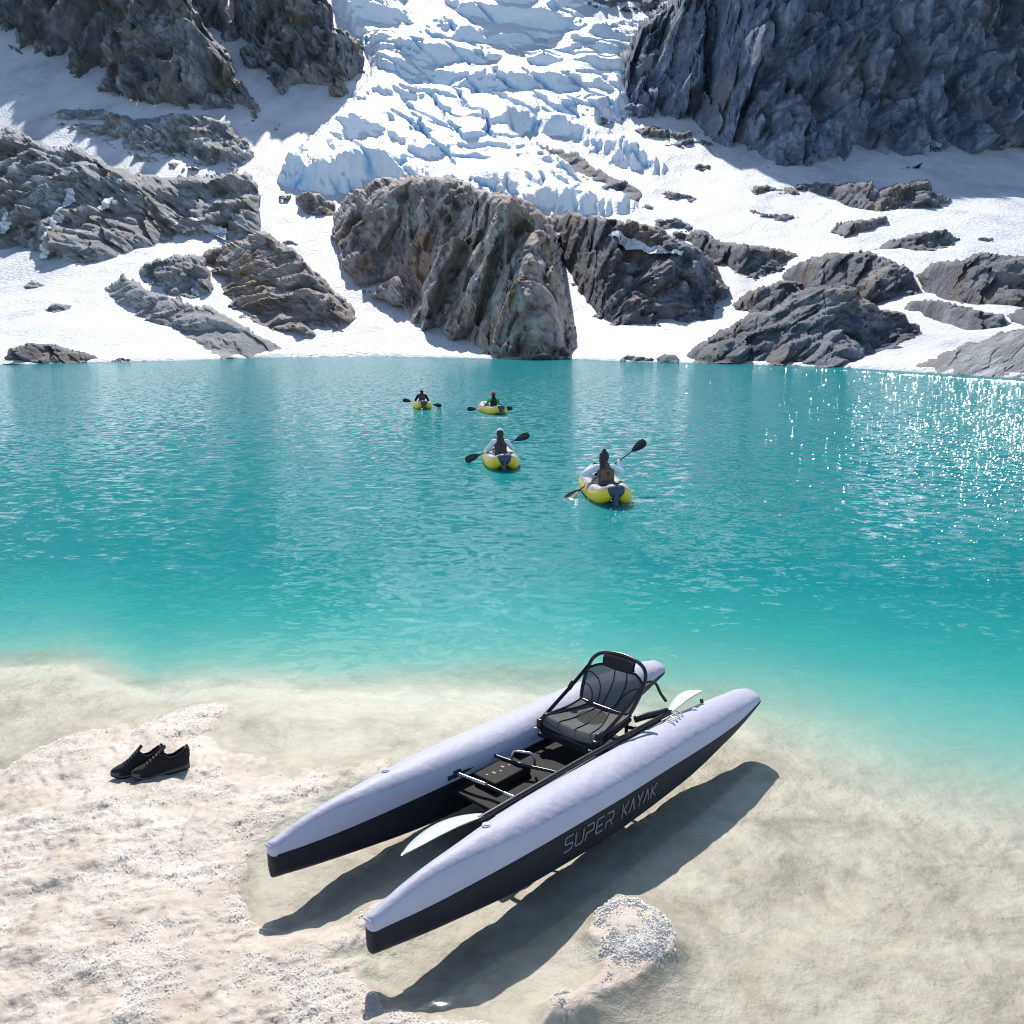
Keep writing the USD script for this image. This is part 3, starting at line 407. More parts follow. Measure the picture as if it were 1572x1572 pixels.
ROCKS = [
 ('rock_outcrop', 'large brown craggy rock dome standing in the lake edge below the glacier', [(513, 362), (519, 325), (539, 300), (570, 283), (595, 275), (620, 271), (650, 275), (690, 273), (715, 280), (735, 293), (760, 300), (790, 306), (820, 320), (840, 336), (855, 360), (858, 385), (862, 430), (872, 470), (882, 510), (883, 531), (872, 552), (840, 556), (800, 553), (738, 541), (682, 525), (632, 517), (621, 470), (585, 461), (550, 438), (529, 408)], dict(mat='rock_tan', slope=47, rim=30, frame=dip3, seed=141, sizes=(74, 32, 14, 6), lobe=1.7)),
 ('rock_outcrop', 'dark rock mass right of the brown dome with a strip of snow on top', [(843, 337), (874, 328), (899, 333), (950, 341), (976, 341), (1016, 356), (1057, 377), (1088, 397), (1105, 422), (1111, 448), (1098, 471), (1088, 486), (1062, 500), (996, 503), (940, 502), (909, 494), (899, 458), (881, 438), (864, 417), (853, 382)], dict(mat='rock_dark', slope=45, rim=16, frame=dip3, seed=142, patches=[[(930, 364), (944, 358), (957, 361), (968, 369), (985, 371), (998, 381), (1010, 378), (1030, 388), (1052, 388), (1046, 397), (1022, 393), (1000, 394), (985, 384), (962, 384), (948, 371)]])),
 ('rock_outcrop', 'low dark rock sliver above the snow-capped dark mass', [(991, 338), (1037, 335), (1072, 351), (1045, 357), (1010, 350)], dict(mat='rock_dark', slope=40, seed=143)),
 ('rock_outcrop', 'ragged dark rock strip leading down from the cliff foot to the snow gully', [(1037, 361), (1077, 356), (1103, 372), (1179, 382), (1225, 394), (1213, 402), (1184, 415), (1159, 431), (1133, 423), (1127, 414), (1103, 405), (1057, 374)], dict(mat='rock_dark', slope=45, seed=144)),
 ('rock_outcrop', 'rounded dark rock behind the large lakeside outcrop at right', [(1205, 425), (1230, 404), (1281, 391), (1332, 387), (1362, 400), (1398, 420), (1405, 453), (1372, 463), (1330, 470), (1260, 470), (1215, 455)], dict(mat='rock_dark', slope=48, rim=18, seed=145)),
 ('rock_outcrop', 'small dark shoulder of rock left of the rounded dark rock', [(1126, 467), (1149, 449), (1180, 440), (1207, 432), (1240, 436), (1240, 456), (1200, 478), (1160, 480)], dict(mat='rock_dark', slope=48, seed=146)),
 ('rock_outcrop', 'broad blue-grey lakeside outcrop right of centre with its foot in the water', [(1054, 546), (1077, 529), (1118, 504), (1149, 489), (1189, 476), (1220, 453), (1261, 439), (1306, 445), (1337, 468), (1372, 481), (1413, 509), (1424, 524), (1403, 538), (1357, 543), (1322, 556), (1291, 567), (1205, 565), (1128, 562), (1062, 560)], dict(mat='rock_dark', slope=37, rim=14, seed=147, frame=dip, sizes=(50, 20, 8, 4.0))),
 ('rock_outcrop', 'tall rounded rock cut by the right edge of the picture', [(1409, 423), (1434, 407), (1479, 402), (1510, 391), (1556, 397), (1590, 398), (1680, 405), (1680, 478), (1566, 472), (1525, 472), (1464, 466), (1426, 457)], dict(mat='rock_dark', slope=52, rim=16, seed=148)),
 ('rock_outcrop', 'long low dark rock below the tall rock at the right edge', [(1384, 476), (1403, 463), (1449, 465), (1495, 475), (1535, 484), (1557, 500), (1535, 510), (1484, 510), (1434, 500)], dict(mat='rock_dark', slope=42, seed=149)),
 ('rock_outcrop', 'small dark rock at the right edge beside the long low one', [(1546, 487), (1575, 471), (1640, 470), (1640, 512), (1560, 508)], dict(mat='rock_dark', slope=45, seed=150)),
 ('rock_slab', 'pale smooth rock slab sloping into the lake at the right edge', [(1404, 569), (1449, 545), (1495, 529), (1535, 514), (1575, 505), (1690, 494), (1690, 600), (1572, 584), (1525, 582), (1450, 576)], dict(mat='rock_grey', slope=30, rim=12, seed=151, rough=0.6, frame=dip)),
 ('rock_outcrop', 'long broken rock band crossing the upper right snowfield', [(1151, 294), (1160, 288), (1218, 290), (1228, 284), (1281, 283), (1337, 282), (1345, 293), (1383, 285), (1424, 279), (1430, 295), (1460, 308), (1444, 326), (1408, 332), (1332, 327), (1296, 317), (1255, 299), (1205, 304), (1159, 306)], dict(mat='rock_dark', slope=45, seed=152)),
 ('rock_outcrop', 'thin dark rock sliver under the left end of the long band', [(1142, 321), (1179, 327), (1230, 330), (1236, 338), (1205, 342), (1169, 336)], dict(mat='rock_dark', slope=40, seed=153)),
 ('rock_outcrop', 'small wedge of dark rock midway down the right snowfield', [(1275, 356), (1286, 344), (1322, 337), (1357, 334), (1363, 344), (1332, 360), (1301, 365)], dict(mat='rock_dark', slope=45, seed=154)),
 ('rock_outcrop', 'low whaleback rock on the snow above the tall right-edge rock', [(1340, 385), (1372, 369), (1408, 358), (1449, 353), (1478, 369), (1474, 380), (1423, 388), (1380, 388)], dict(mat='rock_dark', slope=42, seed=155)),
 ('boulder', 'small boulder right of the whaleback rock near the picture edge', [(1490, 373), (1505, 364), (1531, 366), (1525, 375), (1508, 377)], dict(mat='rock_dark', slope=45, seed=156)),
 ('rock_outcrop', 'dark rock sliver beside the end of the diagonal moraine strip', [(1006, 298), (1026, 293), (1050, 297), (1073, 305), (1057, 311), (1026, 305)], dict(mat='rock_dark', slope=40, seed=157)),
 ('boulder', 'tiny dark stone on the snow just below the moraine strip', [(982, 316), (992, 313), (1004, 316), (1002, 321), (988, 322)], dict(mat='rock_dark', slope=40, seed=158)),
 ('boulder', 'tiny dark stone left of the long rock band', [(1102, 298), (1115, 294), (1134, 294), (1130, 301), (1112, 302)], dict(mat='rock_dark', slope=40, seed=159)),
 ('rock_strip', 'dark diagonal rock strip splitting the glacier foot in two', [(785, 206), (815, 219), (845, 229), (882, 240), (908, 255), (932, 274), (962, 285), (982, 299), (975, 306), (945, 297), (913, 280), (883, 265), (848, 246), (813, 234), (790, 219)], dict(mat='rock_dark', slope=30, rim=5, rough=0.25, seed=160)),
 ('rock_outcrop', 'black rock hollow under the right edge of the glacier', [(884, 178), (905, 183), (935, 178), (957, 173), (955, 182), (928, 193), (902, 191)], dict(mat='rock_dark', slope=40, rim=5, seed=161)),
 ('rock_outcrop', 'grey ledge jutting from the foot of the right cliff', [(968, 198), (1000, 194), (1040, 204), (1062, 202), (1058, 214), (1030, 216), (990, 209)], dict(mat='rock_dark', slope=45, seed=162)),
 ('rock_outcrop', 'low dark ledge just under the jutting grey ledge', [(1021, 223), (1055, 213), (1084, 215), (1098, 222), (1072, 229), (1032, 229)], dict(mat='rock_dark', slope=45, seed=163)),
 ('boulder', 'single dark stone on the snow below the right cliff', [(1062, 257), (1075, 250), (1092, 253), (1090, 263), (1070, 264)], dict(mat='rock_dark', slope=45, seed=164)),
 ('rock_outcrop', 'dark rock rib at the top of the glacier', [(900, 2), (935, -6), (1010, -4), (1018, 11), (986, 19), (930, 17), (905, 13)], dict(mat='rock_dark', slope=45, seed=165)),
 ('shore_stones', 'group of low dark stones at the snowy waterline right of the brown dome', [(950, 553), (963, 545), (985, 547), (1006, 551), (1004, 557), (975, 559), (955, 558)], dict(mat='rock_dark', slope=40, seed=166, st=1.5)),
 ('shore_stones', 'dark stone at the waterline beside the broad blue-grey outcrop', [(1005, 551), (1020, 544), (1038, 544), (1044, 553), (1038, 560), (1012, 559)], dict(mat='rock_dark', slope=40, seed=167, st=1.5)),
 ('rock_outcrop', 'upper band of broken grey rock along the left snowfield', [(79, 178), (102, 172), (158, 170), (204, 186), (270, 178), (305, 180), (336, 186), (358, 204), (379, 224), (387, 236), (384, 250), (360, 262), (320, 262), (270, 262), (225, 250), (190, 232), (150, 222), (120, 205), (95, 196)], dict(mat='rock_grey', slope=31, rim=12, seed=168, sizes=(34, 16, 8, 4.0))),
 ('rock_outcrop', 'massive grey craggy outcrop at the left edge above the snow apron', [(-200, 200), (0, 204), (15, 200), (46, 213), (76, 230), (110, 226), (150, 246), (200, 268), (245, 276), (300, 272), (350, 268), (385, 272), (394, 300), (397, 345), (393, 368), (346, 372), (310, 356), (285, 364), (239, 372), (224, 389), (178, 402), (92, 415), (41, 402), (10, 393), (-200, 380)], dict(mat='rock_grey', slope=33, rim=22, seed=169, sizes=(58, 24, 9, 4.5), patches=[[(58, 402), (70, 372), (88, 330), (104, 296), (116, 290), (112, 312), (96, 345), (80, 384), (72, 404)], [(146, 322), (160, 308), (178, 306), (172, 318), (156, 326)], [(262, 352), (300, 340), (346, 352), (346, 372), (310, 356), (285, 364)], [(2, 318), (16, 322), (20, 345), (8, 362), (2, 362)]])),
 ('rock_outcrop', 'tan boat-shaped rock ridge leaning down to the snow left of the brown dome', [(318, 414), (316, 392), (356, 376), (407, 355), (422, 368), (448, 382), (478, 417), (509, 443), (541, 472), (546, 490), (534, 513), (494, 525), (458, 528), (438, 515), (397, 497), (356, 474), (329, 449)], dict(mat='rock_tan', slope=36, rim=14, seed=170, frame=dip)),
 ('rock_outcrop', 'knobbly grey rocks wedged left of the boat-shaped ridge', [(210, 413), (249, 401), (285, 394), (314, 400), (325, 448), (331, 466), (300, 468), (268, 464), (247, 449), (222, 434)], dict(mat='rock_grey', slope=38, seed=171, sizes=(30, 14, 7, 3.5))),
 ('rock_slab', 'pale sloping rock slab running down to the lake at left', [(160, 444), (188, 427), (224, 447), (254, 457), (305, 472), (346, 488), (397, 518), (440, 543), (407, 551), (351, 551), (305, 530), (265, 518), (219, 500), (204, 485), (174, 469)], dict(mat='slab_pale', slope=29, rim=12, seed=172, rough=0.55, frame=dip)),
 ('rock_outcrop', 'low black rock at the waterline in the left corner of the lake', [(-80, 556), (3, 555), (15, 537), (46, 528), (81, 531), (127, 541), (156, 551), (117, 560), (51, 563), (-80, 566)], dict(mat='rock_dark', slope=45, rim=10, seed=173)),
 ('shore_stones', 'thin dark stones at the waterline right of the black corner rock', [(166, 553), (188, 548), (208, 553), (190, 558), (172, 558)], dict(mat='rock_dark', slope=40, seed=174, st=1.5)),
 ('boulder', 'upper flat stone alone on the left snow apron', [(35, 440), (51, 432), (72, 438), (64, 444), (44, 445)], dict(mat='rock_grey', slope=40, seed=175, st=1.5)),
 ('boulder', 'larger flat stone lower on the left snow apron', [(60, 482), (81, 467), (110, 468), (106, 484), (82, 488)], dict(mat='rock_grey', slope=40, seed=176, st=1.5)),
 ('boulder', 'tiny stone high on the left snowfield under the dark cliff', [(27, 147), (36, 144), (45, 148), (40, 152), (31, 152)], dict(mat='rock_grey', slope=40, seed=177, st=1.5)),
 ('rock_outcrop', 'small brown rock heap in the snow gully left of the dome top', [(455, 303), (472, 296), (491, 298), (513, 317), (511, 329), (475, 330), (458, 317)], dict(mat='rock_tan', slope=45, seed=178)),
 ('boulder', 'flat stone left of the small brown heap in the snow gully', [(426, 303), (436, 299), (447, 301), (444, 307), (432, 308)], dict(mat='rock_grey', slope=40, seed=179, st=1.5)),
 ('boulder', 'small stone in the snow right above the boat-shaped ridge', [(431, 371), (442, 368), (458, 374), (452, 380), (438, 379)], dict(mat='rock_grey', slope=40, seed=180, st=1.5)),
]
CATS = {'rock_outcrop': 'rock', 'rock_slab': 'rock slab', 'boulder': 'boulder', 'rock_strip': 'rock', 'shore_stones': 'stone'}
for nm, lb, poly, kw in ROCKS: rock(nm if nm != 'shore_stones' else 'shore_stone', lb, CATS[nm], poly, **kw)

# ------------------------------------------------------------------ salt: crystals on the dry crust, mounds in the shallows
rng = np.random.default_rng(7)
def crystal(seed):
    r = np.random.default_rng(seed); p = r.normal(size=(11, 3)); p /= np.linalg.norm(p, axis=1)[:, None]; p *= r.uniform(0.6, 1.0, (11, 1)) * [1, 0.9, 0.75]
    h = ConvexHull(p); m = trimesh.Trimesh(p, h.simplices); m.fix_normals(); return m
def instances(parent, name, protos, mat, pos, scale, **kw):
    p = path_for(parent, name); pi = UsdGeom.PointInstancer.Define(stage, p); o = ORIGIN[parent][0] if parent in ORIGIN else np.zeros(3)
    for i, m in enumerate(protos):
        usdkit.mesh(stage, f'{p}/grain_{i}', m, L + mat, smooth=False); pi.CreatePrototypesRel().AddTarget(f'{p}/grain_{i}')
    n = len(pos); q = rng.normal(size=(n, 4)); q /= np.linalg.norm(q, axis=1)[:, None]
    pi.CreateProtoIndicesAttr(Vt.IntArray.FromNumpy(rng.integers(0, len(protos), n).astype(np.int32)))
    pi.CreatePositionsAttr(Vt.Vec3fArray.FromNumpy((pos - o).astype(np.float32)))
    pi.CreateScalesAttr(Vt.Vec3fArray.FromNumpy(np.repeat(scale[:, None], 3, 1).astype(np.float32)))
    pi.CreateOrientationsAttr(Vt.QuathArray([Gf.Quath(float(a), float(b), float(c), float(d)) for a, b, c, d in q]))
    say(pi.GetPrim(), **kw); return p
CR = [crystal(k) for k in range(6)]
def knob(seed):
    m = trimesh.creation.icosphere(2, 1.0); v = m.vertices * (1 + 0.30 * nz(m.vertices + seed * 9, 0.8, 3, seed))[:, None]; return trimesh.Trimesh(v * [1, 1, 0.85], m.faces)
KN = [knob(k) for k in range(5)]
uq, vq = rng.uniform(-120, 830, 150000), 1075 + 560 * rng.uniform(0, 1, 150000) ** 0.9
pp = atz(uq, vq, 0.0); dd = dry_at(pp) + 0.05 * nz(pp, 0.3, 3, 5); cl = nz(pp, 0.22, 4, 31)
kp = (rng.uniform(0, 1, len(pp)) < np.clip(0.25 + 1.6 * cl, 0.03, 1) * np.clip(dd / 0.05 + 0.6, 0, 1) + 0.8 * np.exp(-((dd - 0.02) / 0.05) ** 2)) & (dd > 0.0)
pp = pp[kp][:64000]; pp[:, 2] = bed_z(pp)[0] + 0.001; pp = pp[pp[:, 2] > 0.006]
instances('/World', 'salt_crystals', CR, 'salt', pp, (0.0022 + 0.0065 * rng.uniform(0, 1, len(pp)) ** 3.0) * np.clip(0.45 + pp[:, 1] / 7, 0.7, 1.3), kind='stuff', label='pinkish white salt crystals crusting the dry shore')
def mound(name, label, poly, hgt, n, big, zb=None):
    Uq, Vq, tq, mk, u0, v0 = relief_grid(poly, 2.0); k = tq > 0; u, v, t = Uq[k], Vq[k], tq[k]
    base = atz(u, v, 0.0); base[:, 2] = bed_z(base)[0]
    e = np.clip(t / min(24, 0.55 * t.max()), 0, 1) ** 0.8; p = base.copy(); z0 = base[:, 2] - 0.02
    p[:, 2] = z0 + (np.maximum(0.020 - base[:, 2], 0) + hgt * (0.75 + 0.6 * nz(base, 0.10, 4, 77) + 0.5 * nz(base, 0.035, 3, 78))) * e
    idx = -np.ones(k.shape, int); idx[k] = np.arange(k.sum()); f = idx.ravel()[grid_faces(*k.shape, k)]
    loc = p.mean(0); loc[2] = p[:, 2].min(); r = thing(name, label, 'salt mound', loc)
    obj('crust', (p, f), 'salt_white', r, smooth=True, world=True)
    i = rng.choice(np.where(t > 5)[0], n); c = p[i] + rng.normal(0, 0.005, (n, 3)) * [1, 1, 0.3]
    rim_ = np.clip(1.3 - t[i] / 60, 0.6, 1.3)
    instances(r, 'crystals', KN, 'salt_white', c, big * (0.35 + 1.1 * rng.uniform(0, 1, n) ** 2) * rim_, kind='stuff')
mound('salt_mound', 'large knobbly white salt mound in the clear shallows right of the catamaran kayak', [(905, 1420), (915, 1390), (935, 1375), (952, 1364), (985, 1374), (1010, 1388), (1032, 1408), (1042, 1432), (1036, 1462), (1012, 1482), (985, 1490), (968, 1510), (930, 1520), (905, 1522), (925, 1490), (920, 1455)], 0.022, 9000, 0.0050)
mound('salt_mound', 'small white salt lump in the shallows below the large mound', [(838, 1535), (850, 1520), (872, 1515), (892, 1530), (890, 1550), (868, 1562), (845, 1552)], 0.016, 1300, 0.0045)

# ------------------------------------------------------------------ catamaran kayak
K = H / 2.4
CAT = thing('catamaran_kayak', 'lavender and black twin-hull inflatable kayak with a black mesh seat', 'kayak', (-0.531 * K, 2.852 * K, 0.0), 0.817)
cl_ = lambda x, y, z: np.array([x, y, z], float) * K
SX = np.array([0, .12, .3, .5, .7, .87, 1.0]); LEN, GAP = 2.935, 0.70
fb_ = Pchip(SX, [.10, .035, -.025, -.045, -.015, .075, .165]); fs_ = Pchip(SX, [.215, .197, .210, .204, .195, .184, .212])
ft_ = Pchip(SX, [.272, .333, .343, .330, .326, .300, .258]); fw_ = Pchip(SX, [.034, .066, .120, .138, .138, .122, .092])
side_w = lambda g_: np.interp(g_, [0, .3, .6, .8, .93, 1], [1, .985, .90, .74, .45, .16])
def hull_rows(s):
    zb, zs, zt, w = fb_(s), fs_(s), ft_(s), fw_(s)
    a = np.linspace(0, np.pi, 21); up = np.stack([-w * np.cos(a), zs + (zt - zs) * np.sin(a) ** 0.62], 1)
    g_ = np.linspace(0, 1, 12); lw = np.concatenate([np.stack([-w * side_w(g_), zs + (zb - zs) * g_], 1), np.stack([w * side_w(g_), zs + (zb - zs) * g_], 1)[::-1]])
    return up, lw
def hull_mesh(y0, seed):
    s = np.linspace(0, 1, 110); up, lo = [], []
    for i, t in enumerate(s):
        a, b = hull_rows(t); x = t * LEN
        up.append(np.column_stack([np.full(len(a), x), a[:, 0] + y0, a[:, 1]])); lo.append(np.column_stack([np.full(len(b), x), b[:, 0] + y0, b[:, 1]]))
    up, lo = np.array(up), np.array(lo)
    def ends(rows, bow):                          # rounded, gathered ends
        r0, r1 = rows[0], rows[-1]; c0, c1 = r0.mean(0), r1.mean(0); out = list(rows)
        for q, e in ((0.85, 0.012), (0.55, 0.02), (0.0, 0.022)): out.insert(0, np.array([r0[0, 0], c0[1], r0[0, 2]]) + (r0 - [r0[0, 0], c0[1], r0[0, 2]]) * [1, q, 0.72 + 0.28 * q] - [e, 0, 0])
        for q, e in ((0.88, 0.018), (0.6, 0.034), (0.0, 0.04)): out.append(np.array([r1[0, 0], c1[1], r1[0, 2]]) + (r1 - [r1[0, 0], c1[1], r1[0, 2]]) * [1, q, 0.72 + 0.28 * q] + [e, 0, 0])
        return np.array(out)
    up, lo = ends(up, 1), ends(lo, 0)
    def wrinkle(r, amt):
        sh = r.shape; v = r.reshape(-1, 3); k = np.exp(-v[:, 0] / 0.10) + 0.7 * np.exp(-(LEN - v[:, 0]) / 0.10)
        n = nz(v * [1, 1, 1.0] + seed, 0.05, 3, seed) * k * amt + nz(v * [0.3, 1, 1], 0.09, 3, seed + 3) * amt * 0.22
        v = v + np.stack([0.3 * n, (np.sign(v[:, 1] - y0)) * n * 0.6, n], 1); return v.reshape(sh)
    up, lo = wrinkle(up, 0.010), wrinkle(lo, 0.007)
    return loft(up * K), loft(lo * K), up
for y0, side_name in ((0.0, 'near'), (GAP, 'far')):
    um, lm, upr = hull_mesh(y0, 3 if y0 == 0 else 8)
    hp = group_x('hull', CAT)
    for m in (um, lm): m.merge_vertices()
    obj('top_cover', um, 'lavender', hp, smooth=60); obj('bottom_cover', lm, 'hull_black', hp, smooth=50)
    seam = [cl_(t * LEN, y0 + sg * (fw_(t) + 0.001), fs_(t)) for sg in (1,) for t in np.linspace(0, 1, 40)]
    obj('seam_welt', cat_mesh([tube([cl_(t * LEN, y0 + sg * (fw_(t) + 0.0005), fs_(t)) for t in np.linspace(0, 1, 60)], 0.0035 * K, 6) for sg in (-1, 1)]), 'hull_black', hp, smooth=True, kind='stuff')
    obj('bow_toggle', tube(curve([cl_(-0.018, y0 - 0.02, fs_(0) + 0.035), cl_(-0.03, y0, fs_(0) + 0.05), cl_(-0.018, y0 + 0.02, fs_(0) + 0.035)], 8), 0.006 * K, 6), 'lavender', hp, smooth=True)
    for q in (0.22, 0.80):
        v_ = cl_(q * LEN, y0 + 0.03, 0); v_[2] = K * (fs_(q) + (ft_(q) - fs_(q)) * 0.985); obj('valve', cat_mesh([tube([v_ - [0, 0, .004], v_ + [0, 0, .006]], 0.020 * K, 14), tube([v_ + [0, 0, .006], v_ + [0, 0, .010]], 0.013 * K, 12)]), 'lavender', hp, smooth=False, kind='stuff')
    if y0 == 0:
        # lettering on the outer side, thin strokes that follow the hull
        GL_ = {'S': [[(1, 1), (.25, 1), (0, .85), (0, .62), (.2, .5), (.8, .5), (1, .38), (1, .15), (.75, 0), (0, 0)]], 'U': [[(0, 1), (0, .2), (.2, 0), (.8, 0), (1, .2), (1, 1)]],
               'P': [[(0, 0), (0, .5), (.8, .5), (1, .62), (1, .88), (.8, 1), (0, 1)]], 'E': [[(1, 1), (.2, 1), (0, .85), (0, .15), (.2, 0), (1, 0)], [(0, .5), (.85, .5)]],
               'R': [[(0, 0), (0, .45), (.8, .45), (1, .6), (1, .88), (.8, 1), (0, 1)], [(.55, .45), (1, 0)]], 'K': [[(0, 0), (0, 1)], [(1, 1), (.2, .5), (1, 0)]],
               'A': [[(0, 0), (.5, 1), (1, 0)]], 'Y': [[(0, 1), (.5, .45), (1, 1)], [(.5, .45), (.5, 0)]]}
        def on_side(x, b):                         # b 1 = just below the seam
            t = x / LEN; g_ = 0.12 + (1 - b) * 0.30
            return np.array([x, -(fw_(t) * side_w(g_) + 0.0035), fs_(t) + (fb_(t) - fs_(t)) * g_]) * K
        lt = group_x('lettering', CAT)
        for word, xa, xb in (('SUPER', 0.99, 1.345), ('KAYAK', 1.42, 1.715)):
            cw = (xb - xa) / (len(word) - 0.25)
            for i, ch in enumerate(word):
                ms = []
                for st_ in GL_[ch]:
                    q = curve(np.c_[np.array(st_, float), np.zeros(len(st_))], 26) if len(st_) > 3 else np.vstack([np.linspace([*a, 0], [*b, 0], 8)[:-1] for a, b in zip(st_[:-1], st_[1:])] + [[[*st_[-1], 0]]])
                    ms.append(tube([on_side(xa + (i + 0.72 * a + 0.10 * b) * cw, b) for a, b, _ in q], 0.0048 * K, 6, flat=0.45, up=(0, 1, 0)))
                obj('letter', cat_mesh(ms), 'lettering', CAT, smooth=False)
# frame between the hulls
def cat_tube(name, pts, r, mat='black_metal', n=10, smooth=True, parent=None): return obj(name, tube(curve([cl_(*p) for p in pts], 4 * len(pts) + 8), r * K, n), mat, parent or CAT, smooth=smooth)
cat_tube('frame_rail', [(0.80, .125, .262), (1.4, .125, .275), (2.13, .12, .285)], 0.016)
cat_tube('frame_rail', [(0.92, .585, .24), (1.5, .585, .24), (2.13, .585, .25)], 0.014)
cat_tube('cross_bar', [(0.985, .60, .245), (0.995, .50, .245), (1.015, .40, .24)], 0.010, 'silver_metal')
cat_tube('cross_bar', [(1.015, .40, .238), (1.025, .28, .232), (1.02, .125, .25)], 0.009, 'black_metal')
cat_tube('cross_bar', [(1.022, .285, .235), (1.022, .20, .24)], 0.0105, 'silver_metal')
cat_tube('cross_bar', [(1.245, .60, .25), (1.28, .4, .245), (1.33, .21, .25), (1.335, .125, .265)], 0.009)
cat_tube('cross_bar', [(1.60, .59, .245), (1.62, .36, .25), (1.64, .125, .27)], 0.013)
cat_tube('cross_bar', [(1.98, .59, .25), (1.98, .36, .26), (1.98, .12, .28)], 0.013)
for x, y, z in ((0.985, .592, .245), (1.245, .592, .25), (1.02, .128, .25), (1.335, .128, .266)):
    m = tm(rbox(0.06 * K, 0.035 * K, 0.045 * K, 0.010)); m.apply_translation(cl_(x, y, z)); obj('clamp', m, 'black_metal', CAT)
dp = tm(rbox(1.06 * K, 0.33 * K, 0.02 * K, 0.008)); dp.apply_translation(cl_(1.46, .415, .178)); obj('deck_panel', dp, 'shoe_black', CAT)
foot = group_x('foot_rest', CAT)
m = tm(rbox(0.27 * K, 0.16 * K, 0.05 * K, 0.012)); m.apply_translation(cl_(1.185, .45, .215)); obj('housing', m, 'shoe_black', foot)
ms = []
for i in range(6):                                # worn pale print on the housing
    b = trimesh.creation.box((0.012 * K, 0.022 * K * (0.5 + 0.5 * (i % 2)), 0.002)); b.apply_translation(cl_(1.085 + 0.038 * i, .465 - 0.012 * (i % 3), .2415)); ms.append(b)
obj('worn_print', cat_mesh(ms), 'lettering', foot, smooth=False, kind='stuff')
obj('hoop', tube(curve([cl_(1.275, .475, .235), cl_(1.285, .47, .285), cl_(1.295, .44, .300), cl_(1.325, .385, .298), cl_(1.335, .365, .28), cl_(1.335, .362, .235)], 30), 0.0075 * K, 8), 'silver_metal', foot, smooth=True)
# seat
seat = group_x('seat', CAT)
xs_, ys2 = np.linspace(0, 1, 16), np.linspace(-1, 1, 18)
def seat_pt(a, b, dz=0.0):                        # a front to back, b across
    x = 1.585 + 0.345 * a; y = .355 + (0.182 - 0.012 * a) * b
    z = .352 + 0.018 * b * b - 0.018 * math.sin(math.pi * a) - 0.05 * max(0, (0.10 - a) / 0.10) ** 2
    return cl_(x, y, z + dz)
top = np.array([[seat_pt(a, b) for b in ys2] for a in xs_]); bot = np.array([[seat_pt(a, b, -0.028) for b in ys2] for a in xs_])
sm = cat_mesh([loft(top), loft(bot[:, ::-1])]); sm = tm(m3.Manifold.batch_hull([m3.Manifold.sphere(0.012 * K, 6).translate(tuple(p)) for r in (bot[::5, ::17], bot[-1:, ::17]) for row in r for p in row]))
obj('seat_pan', sm, 'black_fabric', seat); obj('seat_cushion', loft(top + [0, 0, 0.006]), 'seat_mesh', seat, smooth=True)
for b0, b1 in ((-.8, -.2), (-.2, .05), (.45, .25), (.95, .6)):
    obj('cushion_seam', tube([seat_pt(a, b0 + (b1 - b0) * a ** 1.6, 0.008) for a in np.linspace(.06, .98, 14)], 0.0035 * K, 5), 'black_fabric', seat, smooth=True)
for b in (-1, 1): obj('seat_edge', tube([seat_pt(a, b * 1.01, 0.0) for a in np.linspace(0, 1, 14)], 0.011 * K, 8), 'black_metal', seat, smooth=True)
obj('seat_skirt', loft([[seat_pt(0.02, b, 0.0) for b in ys2], [seat_pt(0.0, b, -0.05) + cl_(-.005, 0, 0) for b in ys2], [seat_pt(0.05, b, -0.09) for b in ys2]]), 'black_fabric', seat, smooth=True)
backr = group_x('backrest', CAT)
def back_pt(a, b, d=0.0):                          # a across -1..1, b up 0..1
    hw = 0.168 + 0.030 * math.sin(min(1, b / 0.75) * math.pi * 0.62)
    belly = 0.035 * (1 - a * a) * math.sin(math.pi * min(1, b)) 
    return cl_(1.925 + 0.150 * b + belly + d, .360 + hw * a, .365 + 0.243 * b - 0.3 * d)
arch = [back_pt(1, 0), back_pt(1, .3), back_pt(1, .6), back_pt(.98, .8), back_pt(.80, .98), back_pt(.45, 1.07), back_pt(0, 1.10), back_pt(-.45, 1.07), back_pt(-.80, .98), back_pt(-.98, .8), back_pt(-1, .6), back_pt(-1, .3), back_pt(-1, 0)]
obj('back_frame', tube(curve(arch, 60), 0.011 * K, 9), 'black_metal', backr, smooth=True)
obj('lower_bar', tube(curve([back_pt(1, 0.0), back_pt(.5, -.02), back_pt(-.5, -.02), back_pt(-1, 0.0)], 16), 0.014 * K, 8), 'black_metal', backr, smooth=True)
aa = np.linspace(-1, 1, 25)
tb = lambda a: 0.86 - 0.10 * (1 - abs(a) ** 2.2) - 0.22 * max(0, (abs(a) - 0.55) / 0.45) ** 1.5
obj('mesh_panel', loft([[back_pt(a * .985, tb(a) * k) for a in aa] for k in np.linspace(0, 1, 16)]), 'seat_net', backr, smooth=True)
obj('panel_trim', tube([back_pt(a * .985, tb(a), -0.004) for a in aa], 0.0075 * K, 7), 'black_fabric', backr, smooth=True)
pad_a = np.linspace(-.52, .56, 14); padtop = lambda a: 1.075 - 0.10 * a * a
pd = [[back_pt(a, (0.80 - .07 * (1 - (a / .55) ** 2)) * (1 - k) + padtop(a) * k, dd_) for a in pad_a] for k, dd_ in ((0, -.006), (.15, -.016), (.5, -.02), (.85, -.016), (1, -.004))]
obj('head_pad', loft(pd), 'black_fabric', backr, smooth=True)
obj('head_pad_back', loft([r[::-1] for r in [[p + cl_(0.02, 0, 0) for p in row] for row in pd]]), 'black_fabric', backr, smooth=True)
